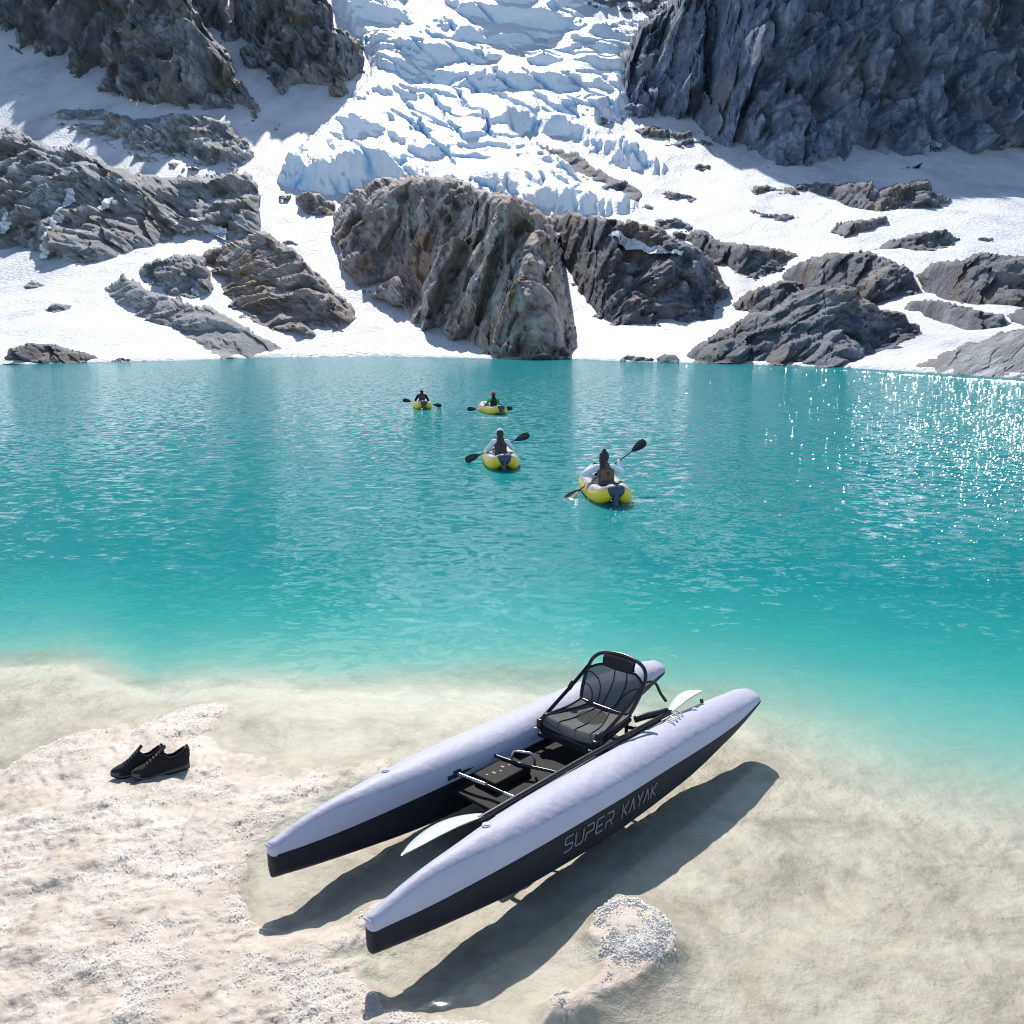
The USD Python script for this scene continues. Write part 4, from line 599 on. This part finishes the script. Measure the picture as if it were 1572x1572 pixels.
for pts in ([(-.35, .02), (-.38, .35), (-.28, .76)], [(.10, .02), (.08, .4), (.14, .74)], [(-.95, .55), (-.5, .35), (-.35, .02)], [(.32, .02), (.45, .35), (.93, .58)], [(.55, .02), (.65, .2), (.95, .33)]):
    obj('back_seam', tube([back_pt(a, b, -0.004) for a, b, _ in curve([(a, b, 0) for a, b in pts], 16)], 0.0032 * K, 5), 'black_fabric', backr, smooth=True)
for sg in (1, -1):                                # side straps with buckles
    a0, a1 = back_pt(1.0 * sg, .70), seat_pt(0.02, 1.06 * sg, 0.0)
    obj('side_strap', tube(curve([a0, (a0 + a1) / 2 + cl_(0, .006 * sg, -.012), a1], 18), 0.016 * K, 8, flat=0.28, up=(0, 1, 0)), 'black_fabric', CAT, smooth=True)
    mid = a0 + (a1 - a0) * 0.38; m = tm(rbox(.035 * K, .014 * K, .05 * K, .006)); m.apply_transform(trimesh.transformations.rotation_matrix(0.9, [0, 1, 0])); m.apply_translation(mid); obj('strap_slider', m, 'black_metal', CAT)
    m = tm(rbox(.06 * K, .035 * K, .06 * K, .010)); m.apply_translation(a1 + cl_(.01, 0, -.02)); obj('buckle', m, 'black_metal', CAT)
    obj('buckle_pin', tube([a1 + cl_(-.005, -.03, -.045), a1 + cl_(-.02, .03, -.05)], 0.006 * K, 7), 'silver_metal', CAT, smooth=True)
    for x in (1.63, 1.90): obj('seat_post', tube([cl_(x, .355 + .17 * sg, .255), cl_(x, .355 + .17 * sg, .335)], 0.011 * K, 8), 'black_metal', CAT, smooth=True)
cat_tube('rod_holder', [(2.055, .21, .50), (2.12, .205, .500), (2.17, .185, .485), (2.195, .16, .42), (2.215, .135, .375)], 0.009, 'black_metal')
cat_tube('rear_bracket', [(2.00, .20, .315), (2.08, .16, .325), (2.20, .115, .325)], 0.020)
obj('valve_cap', tube([cl_(2.48, .055, .305), cl_(2.48, .06, .325)], 0.011 * K, 10), 'black_metal', CAT, smooth=True)
for i in range(4):
    c = cl_(2.08 + .045 * i, .02 + .012 * i, ft_(.68) + .001); obj('lace_loop', tube(curve([c + cl_(-.018, -.05, -.012), c + cl_(0, -.02, .006), c + cl_(.012, .03, .004)], 10), 0.004 * K, 6), 'silver_metal' if i == 1 else 'lavender', CAT, smooth=True)
# paddle lying along the inner edge of the near hull
PD = thing('paddle', 'white-bladed paddle with a black shaft lying along the near hull of the catamaran', 'paddle', ORIGIN[CAT][0], 0.817)
obj('shaft', tube([cl_(0.68, .112, .318), cl_(1.4, .112, .325), cl_(2.22, .105, .318)], 0.0145 * K, 10), 'black_metal', PD, smooth=True)
def white_blade(x0, x1, y0, y1, z0, z1, tilt):
    n = 26; t = np.linspace(0, 1, n); rows = []
    wd = 0.049 * np.sin(np.clip(t * 1.02, 0, 1) ** 0.8 * np.pi) ** 0.62 * (0.55 + 0.55 * t); wd[0] = 0.016; wd[-1] = 0.004
    for k in range(n):
        c = np.array([x0 + (x1 - x0) * t[k], y0 + (y1 - y0) * t[k], z0 + (z1 - z0) * t[k] + 0.03 * math.sin(math.pi * t[k])])
        ac = np.array([0, math.cos(tilt), math.sin(tilt)]); nn = np.array([0, -math.sin(tilt), math.cos(tilt)])
        b = np.linspace(-1, 1, 11); rows.append([c + ac * wd[k] * q + nn * (0.020 * q * q * wd[k] / .08 + 0.006 * math.exp(-(q / .14) ** 2) * (1 - t[k])) for q in b])
    r = np.array(rows); m = cat_mesh([loft(r * K), loft((r - [0, 0, 0.006])[:, ::-1] * K)]); return m
obj('blade', white_blade(0.74, 0.295, .112, .185, .318, .295, 0.0), 'blade_white', PD, smooth=50)
obj('blade', white_blade(2.18, 2.57, .105, .115, .315, .335, -0.05), 'blade_white', PD, smooth=50)

# ------------------------------------------------------------------ sneakers
def shoe(label, toe, heel):
    a, b = atz(*heel, 0.05), atz(*toe, 0.05); d = b - a; Ls = float(np.hypot(d[0], d[1])); ang = math.atan2(d[1], d[0])
    zz = bed_z(np.array([a + (b - a) * k for k in (0.1, .5, .9)]))[0].max(); root = thing('sneaker', label, 'shoe', (a[0], a[1], zz - 0.004), ang)
    x = np.linspace(0, 1, 34); hw = np.interp(x, [0, .06, .2, .45, .7, .85, .95, 1], [.05, .095, .118, .112, .15, .142, .09, .03]) * Ls
    cy = np.interp(x, [0, .5, 1], [0, .012, -.012]) * Ls; z0 = 0.02 * np.clip((x - .72) / .28, 0, 1) ** 2 * Ls * 4 + 0.012 * np.clip((.1 - x) / .1, 0, 1) * Ls; zs = z0 + np.interp(x, [0, .3, .7, 1], [.105, .095, .07, .055]) * Ls
    def ringed(zl, zh, gl, gh):
        rows = [[(x[i] * Ls, cy[i] + sg * hw[i] * g_, z_[i]) for i in (range(34) if sg < 0 else range(33, -1, -1))] for g_, z_, in ((gl, zl), (gl * 1.02, zl * .5 + zh * .5), (gh, zh)) for sg in ()]
        out = []
        for g_, z_ in ((gl * .2, zl), (gl, zl), ((gl + gh) / 2 + .03, (zl + zh) / 2), (gh, zh), (gh * .2, zh)):
            out.append([(x[i] * Ls, cy[i] - hw[i] * g_, z_[i]) for i in range(34)] + [(x[i] * Ls, cy[i] + hw[i] * g_, z_[i]) for i in range(33, -1, -1)])
        return loft(out, True)
    obj('outsole', ringed(z0, z0 + 0.035 * Ls, .92, 1.0), 'shoe_black', root, smooth=50)
    obj('midsole', ringed(z0 + 0.034 * Ls, zs, 1.0, .97), 'shoe_grey', root, smooth=50)
    ph = np.linspace(0, np.pi, 25); top_ = np.interp(x, [0, .04, .12, .25, .38, .46, .56, .72, .86, .96, 1], [.30, .43, .44, .36, .37, .45, .39, .28, .215, .15, .09]) * Ls
    rows = []
    for i in range(34):
        pw = 0.62; rows.append([(x[i] * Ls, cy[i] - hw[i] * .97 * np.sign(math.cos(p)) * abs(math.cos(p)) ** pw * (1 - .22 * math.sin(p) * (x[i] < .5)), zs[i] - .01 * Ls + (top_[i] - zs[i] + z0[i] + .01 * Ls) * math.sin(p) ** .85) for p in ph])
    rows = np.array(rows); keep = np.ones(rows.shape[:2], bool)
    for i in range(34):
        if 0.055 < x[i] < 0.47: keep[i] = np.abs(ph - np.pi / 2) > np.interp(x[i], [.055, .12, .35, .47], [.35, .62, .60, .30])
    ff = grid_faces(*rows.shape[:2], keep); obj('upper', (rows.reshape(-1, 3), ff), 'shoe_black', root, smooth=60)
    inner = rows * 1.0; inner[..., 1] = cy[:, None] + (rows[..., 1] - cy[:, None]) * .9; obj('lining', (inner.reshape(-1, 3), ff[:, ::-1]), 'black_fabric', root, smooth=60)
    io = [i for i in range(34) if .055 < x[i] < .47]; rim = []
    for sg in (1, -1):
        pts = [rows[i, np.where(keep[i] & ((ph < np.pi / 2) if sg > 0 else (ph > np.pi / 2)))[0][-1 if sg > 0 else 0]] for i in io]; rim += pts if sg > 0 else pts[::-1]
    obj('collar', tube(np.array(rim + rim[:1]), 0.018 * Ls, 7), 'black_fabric', root, smooth=True)
    tg_ = [[(q, y_ * Ls, z_ + 0.01 * Ls * (1 - (y_ / .06) ** 2)) for y_ in np.linspace(-.06, .06, 7)] for q, z_ in ((.62 * Ls, .34 * Ls), (.54 * Ls, .41 * Ls), (.46 * Ls, .48 * Ls), (.40 * Ls, .54 * Ls))]
    obj('tongue', cat_mesh([loft(tg_), loft((np.array(tg_) - [.012 * Ls, 0, .012 * Ls])[:, ::-1])]), 'black_fabric', root, smooth=True)
    for k in range(5):
        q = .50 + .055 * k; zt_ = np.interp(q, x, top_); obj('lace', tube(curve([(q * Ls, -.075 * Ls, zt_ - .022 * Ls), (q * Ls + .012 * Ls, 0, zt_ + .016 * Ls), (q * Ls, .075 * Ls, zt_ - .022 * Ls)], 9), .010 * Ls, 6), 'shoe_gloss' if k else 'shoe_grey', root, smooth=True)
    obj('heel_tab', tube(curve([(.02 * Ls, 0, .18 * Ls), (-.005 * Ls, 0, .32 * Ls), (.03 * Ls, 0, .46 * Ls)], 9), .026 * Ls, 8), 'shoe_gloss', root, smooth=True)
    obj('toe_cap', loft([[(x[i] * Ls, cy[i] - hw[i] * 1.0 * math.cos(p), zs[i] - .005 * Ls + (top_[i] - zs[i] + z0[i] + .012 * Ls) * math.sin(p) ** .9) for p in np.linspace(.0, np.pi, 15)] for i in range(29, 34)]), 'shoe_gloss', root, smooth=True)
shoe('black sneaker partly hidden behind the other one on the salt crust', (171, 1196), (252, 1172))
shoe('front black sneaker of the two, its grey heel wedge showing', (203, 1199), (291, 1177))

# ------------------------------------------------------------------ inflatable kayaks, paddlers, paddles
SC = 0.86
def raft(label, stern, heading, ln=2.65, hw=.33):
    p = atz(*stern, 0.0); d = np.array([-math.sin(heading), math.cos(heading)]); c = p[:2] + d * ln / 2
    r = thing('inflatable_kayak', label, 'kayak', (c[0], c[1], 0.0), math.atan2(d[1], d[0]), 'yellow and grey inflatable kayaks on the lake')
    n = 96; t = np.linspace(0, 2 * np.pi, n, endpoint=False)
    ex = lambda c_, e: np.sign(c_) * np.abs(c_) ** e
    px_ = (ln / 2 - .09) * ex(np.cos(t), .85); py_ = (hw - .07) * ex(np.sin(t), .80); rise = .16 * np.abs(np.cos(t)) ** 5; rad = .155 - .045 * np.abs(np.cos(t)) ** 6
    cen = np.stack([px_, py_, .115 + rise], 1); tang = np.roll(cen, -1, 0) - np.roll(cen, 1, 0); tang /= np.linalg.norm(tang, axis=1)[:, None]
    out = np.cross(tang, [0, 0, 1.0]); out /= np.linalg.norm(out, axis=1)[:, None]; upv = np.cross(out, tang)
    def strip(a0, a1, k, sel, grow=1.0):
        a = np.radians(np.linspace(a0, a1, k)); rows = np.array([cen[i % n] + grow * rad[i % n] * (np.outer(np.cos(a), out[i % n]) + np.outer(np.sin(a), upv[i % n])) for i in sel]); return loft(rows)
    ring = list(range(n)) + [0]
    obj('side_tube', strip(-130, 32, 14, ring), 'raft_yellow', r, smooth=True)
    obj('top_panel', strip(30, 232, 14, ring), 'raft_grey', r, smooth=True)
    obj('floor', loft([[(x_, y_ * (hw - .10) * (1 - abs(x_ / (ln / 2 - .1)) ** 2.4) ** .5, .055) for y_ in np.linspace(-1, 1, 5)] for x_ in np.linspace(-(ln / 2 - .15), ln / 2 - .15, 20)]), 'raft_floor', r, smooth=True)
    s0 = [i % n for i in range(n // 2 - 3, n // 2 + 4)]; b0 = [i % n for i in range(-6, 7)]
    obj('stern_patch', strip(-130, 75, 12, s0, 1.03), 'raft_navy', r, smooth=True, label='navy stern patch'); obj('bow_patch', strip(-130, 70, 12, b0, 1.03), 'raft_navy', r, smooth=True)
    xe = ln / 2; sk = m3.Manifold.batch_hull([m3.Manifold.sphere(q, 8).translate(v_) for q, v_ in ((.035, (-xe - .00, 0, .26)), (.03, (-xe - .03, 0, .05)), (.02, (-xe + .05, 0, -.06)), (.05, (-xe + .18, 0, .20)), (.03, (-xe + .22, 0, -.04)))])
    obj('skeg', sk, 'raft_navy', r, smooth=40)
    dk = [[(x_, y_ * max(.02, (hw - .16) * (1 - abs(x_ / (ln / 2 - .05)) ** 2) ** .5), .25 + .06 * (1 - y_ * y_) + .13 * (abs(x_) / (ln / 2)) ** 4) for y_ in np.linspace(-1, 1, 9)] for x_ in np.linspace(ln * .24, ln / 2 - .12, 9)]
    obj('bow_deck', loft(dk), 'raft_grey', r, smooth=True); obj('stern_deck', loft([[(-a, b, c_) for a, b, c_ in row] for row in dk][3:][::-1]), 'raft_grey', r, smooth=True)
    m = tm(rbox(.08, .28, .24, .04)); m.apply_transform(trimesh.transformations.rotation_matrix(-.18, [0, 1, 0])); m.apply_translation((-.44, 0, .20)); obj('seat_back', m, 'raft_floor', r)
    for sx in (-1, 1): obj('grab_handle', tube(curve([(sx * (xe - .10), -.04, .36), (sx * (xe - .08), 0, .41), (sx * (xe - .10), .04, .36)], 10), .013, 7), 'black_fabric', r, smooth=True)
    return r, np.array([c[0], c[1], 0.0]), d
def bone(a, b, ra, rb, n=14): return m3.Manifold.batch_hull([m3.Manifold.sphere(ra, n).translate(tuple(map(float, a))), m3.Manifold.sphere(rb, n).translate(tuple(map(float, b)))])
def fuse(parts, ln_=0.02, it=6):
    m = m3.Manifold.batch_boolean(parts, m3.OpType.Add); t = tm(m.refine_to_length(ln_)); t.merge_vertices(); return trimesh.smoothing.filter_taubin(t, iterations=it)
def paddler(label, centre, d, ends, shirt, vest, hat, hair, skin='skin', lean=(0, 0), pack=False, seed=0):
    """ends: world ends of the paddle shaft, left hand's first."""
    f = np.array([d[0], d[1], 0.0]); l = np.array([-d[1], d[0], 0.0]); z = np.array([0, 0, 1.0]); o = centre + f * -.20 + z * .06
    W = lambda a, b, c: o + SC * (a * f + b * l + c * z)
    root = thing('person', label, 'person', o, 0.0)
    lx, ly = lean
    pel, wai, che, nek = W(0, 0, .12), W(.0 + lx * .3, ly * .3, .28), W(.02 + lx * .7, ly * .7, .46), W(.03 + lx, ly, .62)
    hd = W(.05 + lx * 1.15, ly * 1.1, .76); s = SC
    e0, e1 = map(np.asarray, ends); hands = [e0 + (e1 - e0) * .335, e0 + (e1 - e0) * .665]; sh = [W(.02 + lx * .8, .185 + ly * .8, .53), W(.02 + lx * .8, -.185 + ly * .8, .53)]
    B, S_ = [], []
    B += [bone(pel, wai, .145 * s, .125 * s), bone(wai, che, .125 * s, .15 * s), bone(che, nek, .13 * s, .06 * s), bone(nek, hd - z * .05 * s, .056 * s, .06 * s)]
    S_ += [bone(pel, wai, .155 * s, .137 * s), bone(wai, che, .137 * s, .16 * s), bone(che, nek - z * .03 * s, .145 * s, .085 * s)]
    V_ = [bone(pel + z * .05 * s, wai, .168 * s, .158 * s), bone(wai, che, .158 * s, .178 * s), bone(che, che + (nek - che) * .5, .17 * s, .14 * s)]
    heads = [bone(hd + z * .025 * s - f * .015 * s, hd - z * .045 * s + f * .012 * s, .098 * s, .078 * s), bone(hd - z * .085 * s + f * .055 * s, hd - z * .02 * s + f * .03 * s, .038 * s, .07 * s), bone(hd - z * .01 * s + f * .085 * s, hd - z * .035 * s + f * .108 * s, .012 * s, .017 * s)]
    for sg in (-1, 1): heads.append(bone(hd + l * sg * .09 * s - z * .03 * s, hd + l * sg * .095 * s + z * .012 * s, .014 * s, .018 * s))
    B += heads
    ax = (e1 - e0) / np.linalg.norm(e1 - e0)
    for k, sg in ((0, 1), (1, -1)):
        sh_, hn = sh[k], hands[k]; B.append(bone(che + z * .05 * s, sh_, .11 * s, .068 * s)); S_.append(bone(che + z * .05 * s, sh_, .12 * s, .082 * s)); V_.append(bone(che + z * .02 * s, che + (sh_ - che) * .72 + z * .0, .15 * s, .085 * s))
        to = sh_ - hn; to /= np.linalg.norm(to); wr = hn + to * .085 * s
        D_ = np.linalg.norm(wr - sh_); up_l, fo_l = .30 * s, .27 * s
        if D_ > (up_l + fo_l) * .98: q = D_ / ((up_l + fo_l) * .98); up_l *= q; fo_l *= q
        aa_ = (up_l ** 2 - fo_l ** 2 + D_ ** 2) / (2 * D_); hh = math.sqrt(max(up_l ** 2 - aa_ ** 2, 0)); dr = (wr - sh_) / D_
        pole = -z * .8 + l * sg * .7; pole -= dr * (pole @ dr); pole /= np.linalg.norm(pole); el = sh_ + dr * aa_ + pole * hh
        B += [bone(sh_, el, .056 * s, .043 * s), bone(el, wr, .042 * s, .028 * s), bone(wr, hn + to * .035 * s, .029 * s, .038 * s)]
        S_ += [bone(sh_, el, .075 * s, .058 * s), bone(el, el + (wr - el) * .93, .058 * s, .042 * s)]
        nrm_ = np.cross(ax, to); nrm_ /= np.linalg.norm(nrm_)
        for j in range(4):                         # four fingers curled round the shaft, thumb under it
            off = ax * (j - 1.5) * .021 * s; r_ = .0105 * s; ln2 = (.9, 1.0, .97, .8)[j]
            ring_ = [hn + off + .028 * s * (math.cos(a) * to + math.sin(a) * nrm_) for a in np.linspace(.3, .3 + 3.3 * ln2, 4)]
            B += [bone(ring_[i], ring_[i + 1], r_, r_ * .94, 8) for i in range(3)]
        tb_ = [hn + to * .04 * s + ax * (-sg) * .038 * s * -1, hn + to * .02 * s - nrm_ * .028 * s + ax * sg * .034 * s, hn - to * .012 * s - nrm_ * .032 * s + ax * sg * .02 * s]
        B += [bone(tb_[0], tb_[1], .013 * s, .0115 * s, 8), bone(tb_[1], tb_[2], .0115 * s, .010 * s, 8)]
    T_ = []
    for sg in (-1, 1):
        hip, kn, an, ft = W(.03, sg * .09, .11), W(.42, sg * .13, .22), W(.80, sg * .11, .08), W(.88, sg * .12, .18)
        B += [bone(hip, kn, .085 * s, .06 * s), bone(kn, an, .058 * s, .04 * s), bone(an, ft, .04 * s, .03 * s)]
        T_ += [bone(pel, hip, .16 * s, .11 * s), bone(hip, kn, .105 * s, .078 * s), bone(kn, an, .075 * s, .055 * s)]
    sub = lambda nm, parts, mat, l_=.022: obj(nm, fuse(parts, l_ * s * 1.2), mat, root, smooth=True, world=True)
    obj('body', fuse(B, .012, 4), skin, root, smooth=True, world=True)
    sub('trousers', T_, 'cloth_charcoal'); sub('shirt', S_, shirt)
    sub('vest', V_, vest)
    if pack:
        bc = che - f * .20 * s - z * .06 * s + l * -.03 * s
        sub('back_pack', [m3.Manifold.batch_hull([m3.Manifold.sphere(.06 * s, 12).translate(tuple(bc + l * a * .085 * s + z * b * .10 * s)) for a in (-1, 1) for b in (-1, 1)])], 'cloth_brown')
        q = bc - f * .062 * s + z * .05 * s; obj('badge', tube([q, q - f * .006], .028 * s, 12), 'cloth_black', root, smooth=True, world=True)
    eye = [tm(m3.Manifold.sphere(.011 * s, 8).translate(tuple(hd + f * .088 * s + l * sg * .034 * s + z * .005 * s))) for sg in (-1, 1)]
    obj('eyes', cat_mesh(eye), 'hair_dark', root, smooth=True, world=True, kind='stuff')
    obj('mouth', bone(hd + f * .088 * s + l * .022 * s - z * .075 * s, hd + f * .088 * s - l * .022 * s - z * .075 * s, .007 * s, .007 * s, 8), 'cloth_maroon', root, smooth=True, world=True)
    if hair == 'long':
        sub('hair', [bone(hd + z * .035 * s - f * .03 * s, hd - z * .04 * s - f * .045 * s, .103 * s, .09 * s), bone(hd - z * .04 * s - f * .06 * s, nek - z * .06 * s - f * .11 * s, .08 * s, .06 * s), bone(nek - z * .06 * s - f * .12 * s, che - f * .18 * s + z * .02 * s, .06 * s, .03 * s)], 'hair_dark', .02)
    elif hair == 'bun':
        sub('hair', [bone(hd + z * .035 * s - f * .02 * s, hd - z * .03 * s - f * .04 * s, .107 * s, .095 * s), bone(hd + z * .10 * s - f * .02 * s, hd + z * .15 * s - f * .03 * s, .055 * s, .045 * s), bone(hd - z * .03 * s - f * .05 * s + l * .03 * s, che - f * .17 * s + l * .07 * s, .085 * s, .055 * s), bone(che - f * .17 * s + l * .07 * s, che - f * .16 * s + l * .09 * s - z * .12 * s, .055 * s, .025 * s)], 'hair_dark', .02)
    else:
        sub('hair', [bone(hd + z * .02 * s - f * .025 * s, hd - z * .05 * s - f * .035 * s, .099 * s, .08 * s)], 'hair_dark', .02)
    if hat:
        dome = m3.Manifold.batch_hull([m3.Manifold.sphere(.112 * s, 20).translate(tuple(hd + z * .035 * s - f * .005 * s)), m3.Manifold.sphere(.10 * s, 20).translate(tuple(hd + z * .05 * s - f * .02 * s))]).trim_by_plane((0, 0, 1), float((hd + z * .02 * s)[2]))
        ht = group_x('hat', root); obj('crown', dome, hat, ht, smooth=40, world=True)
        br = m3.Manifold.batch_hull([m3.Manifold.cylinder(.012 * s, .10 * s, .10 * s, 18).translate(tuple(hd + z * .02 * s + f * q * s)) for q in (.02, .10)]) if hat != 'cloth_beige' else m3.Manifold.cylinder(.012 * s, .165 * s, .15 * s, 24).translate(tuple(hd + z * .02 * s))
        obj('brim', br, hat, ht, smooth=40, world=True)
    return root
def lake_paddle(label, e0, e1, face, r=.0135):
    e0, e1 = np.asarray(e0), np.asarray(e1); ax = (e1 - e0) / np.linalg.norm(e1 - e0); mid = (e0 + e1) / 2
    root = thing('kayak_paddle', label, 'paddle', mid, 0.0); bl = .44 * SC
    obj('shaft', tube([e0 + ax * bl * .85, e1 - ax * bl * .85], r * SC * 1.15, 10), 'black_metal', root, smooth=True, world=True)
    for e, sg, fc_ in ((e0, 1, face[0]), (e1, -1, face[1])):
        fn = np.array(fc_, float); fn -= ax * (fn @ ax); fn /= np.linalg.norm(fn); wv = np.cross(ax, fn); t = np.linspace(0, 1, 22); wd = .098 * SC * np.sin(np.clip(t, 0, 1) ** .62 * np.pi) ** .6; wd = np.maximum(wd, .004); wd[-1] = np.maximum(wd[-1], .014 * SC)
        rows = np.array([[e + sg * ax * bl * tt + wv * w_ * q + fn * (.02 * SC * q * q * w_ / .1 + off) for q in np.linspace(-1, 1, 9)] for tt, w_ in zip(t, wd) for off in (0,)])
        m = cat_mesh([loft(rows), loft((rows - fn * .012 * SC)[:, ::-1])]); obj('blade', m, 'black_metal', root, smooth=50, world=True)
        bd = e + sg * ax * bl * .30 + wv * .03 * SC; obj('blade_mark', cat_mesh([tube([bd - fn * q, bd - fn * (q + .004)], .02 * SC, 8) for q in (.016 * SC,)]), 'cloth_beige', root, smooth=True, world=True)
ys_p = lambda c, d, k=.42: float((c + d_ * k)[1]) if False else float(c[1] + d[1] * (k - .2) * SC)
CREW = [
 ('nearest yellow inflatable kayak, carrying the long-haired paddler with a brown pack', (946, 779), math.radians(3), 'person with dark tied hair, pale sleeves and brown back pack in the nearest kayak', ((868, 768), (991, 677)), 'cloth_paleblue', 'cloth_brown', None, 'bun', (.02, .04), True, 'black paddle held steeply by the person with the brown pack, one blade in water', 'skin_tan'),
 ('yellow inflatable kayak with the white-capped paddler, left of the nearest kayak', (775, 724), math.radians(5), 'person in a white cap and pale blue shirt paddling the middle kayak', ((714, 707), (813, 667)), 'cloth_paleblue', 'cloth_maroon', 'cloth_white', 'long', (.0, .02), False, 'black paddle slanting up to the right in the hands of the white-capped person', 'skin'),
 ('yellow inflatable kayak seen partly side on, carrying the red-hatted paddler', (770, 637), math.radians(17), 'person in a red hat and green shirt with a black vest', ((717, 628), (787, 627)), 'cloth_green', 'cloth_black', 'cloth_red', 'short', (.0, .0), False, 'black paddle held level by the person in the red hat', 'skin_tan'),
 ('farthest yellow inflatable kayak at left, carrying the paddler in black', (651, 629), math.radians(9), 'person in black clothes and a beige hat in the farthest kayak', ((618, 614), (678, 623)), 'cloth_black', 'cloth_maroon', 'cloth_beige', 'short', (.0, .03), False, 'black paddle tilted down to the right in the hands of the person in black', 'skin_tan')]
for i, (kl, st_, hdg, pl, ends, shirt, vest, hat, hair, lean_, pack, padl, sk_) in enumerate(CREW):
    r, c, d = raft(kl, st_, hdg)
    yp = c[1] + d[1] * (.30 * SC); e = [atz(*ends[0], -0.04), aty(*ends[1], yp + 0.25)] if i == 0 else [aty(*ends[0], yp - 0.1), aty(*ends[1], yp)]
    paddler(pl, c, d, e, shirt, vest, hat, hair, sk_, lean_, pack, i)
    lake_paddle(padl, e[0], e[1], ((.15, -1, .25), (.3, -1, .35)) if i != 0 else ((.2, -.2, 1), (.3, -1, .35)))
def foam(label, spots, n, seed):
    r = np.random.default_rng(seed); P_ = []
    for (u, v, su, sv) in spots: P_.append(atz(u + r.normal(0, su, n), v + r.normal(0, sv, n), 0.0))
    P_ = np.vstack(P_); P_[:, 2] = .004; instances('/World', 'wake_foam', [trimesh.Trimesh(m.vertices * [1, 1, .35], m.faces) for m in CR[:3]], 'foam_white', P_, .004 + .016 * r.uniform(0, 1, len(P_)) ** 3 * 1.6, kind='stuff', label=label)
foam('white streak of foam trailing under the red-hatted paddler', [(745, 641, 11, .7), (770, 641.5, 8, .6)], 420, 5)
foam('scattered splash foam beside the nearest kayak', [(1040, 783, 22, 6), (960, 790, 12, 5), (880, 768, 10, 2)], 110, 6)
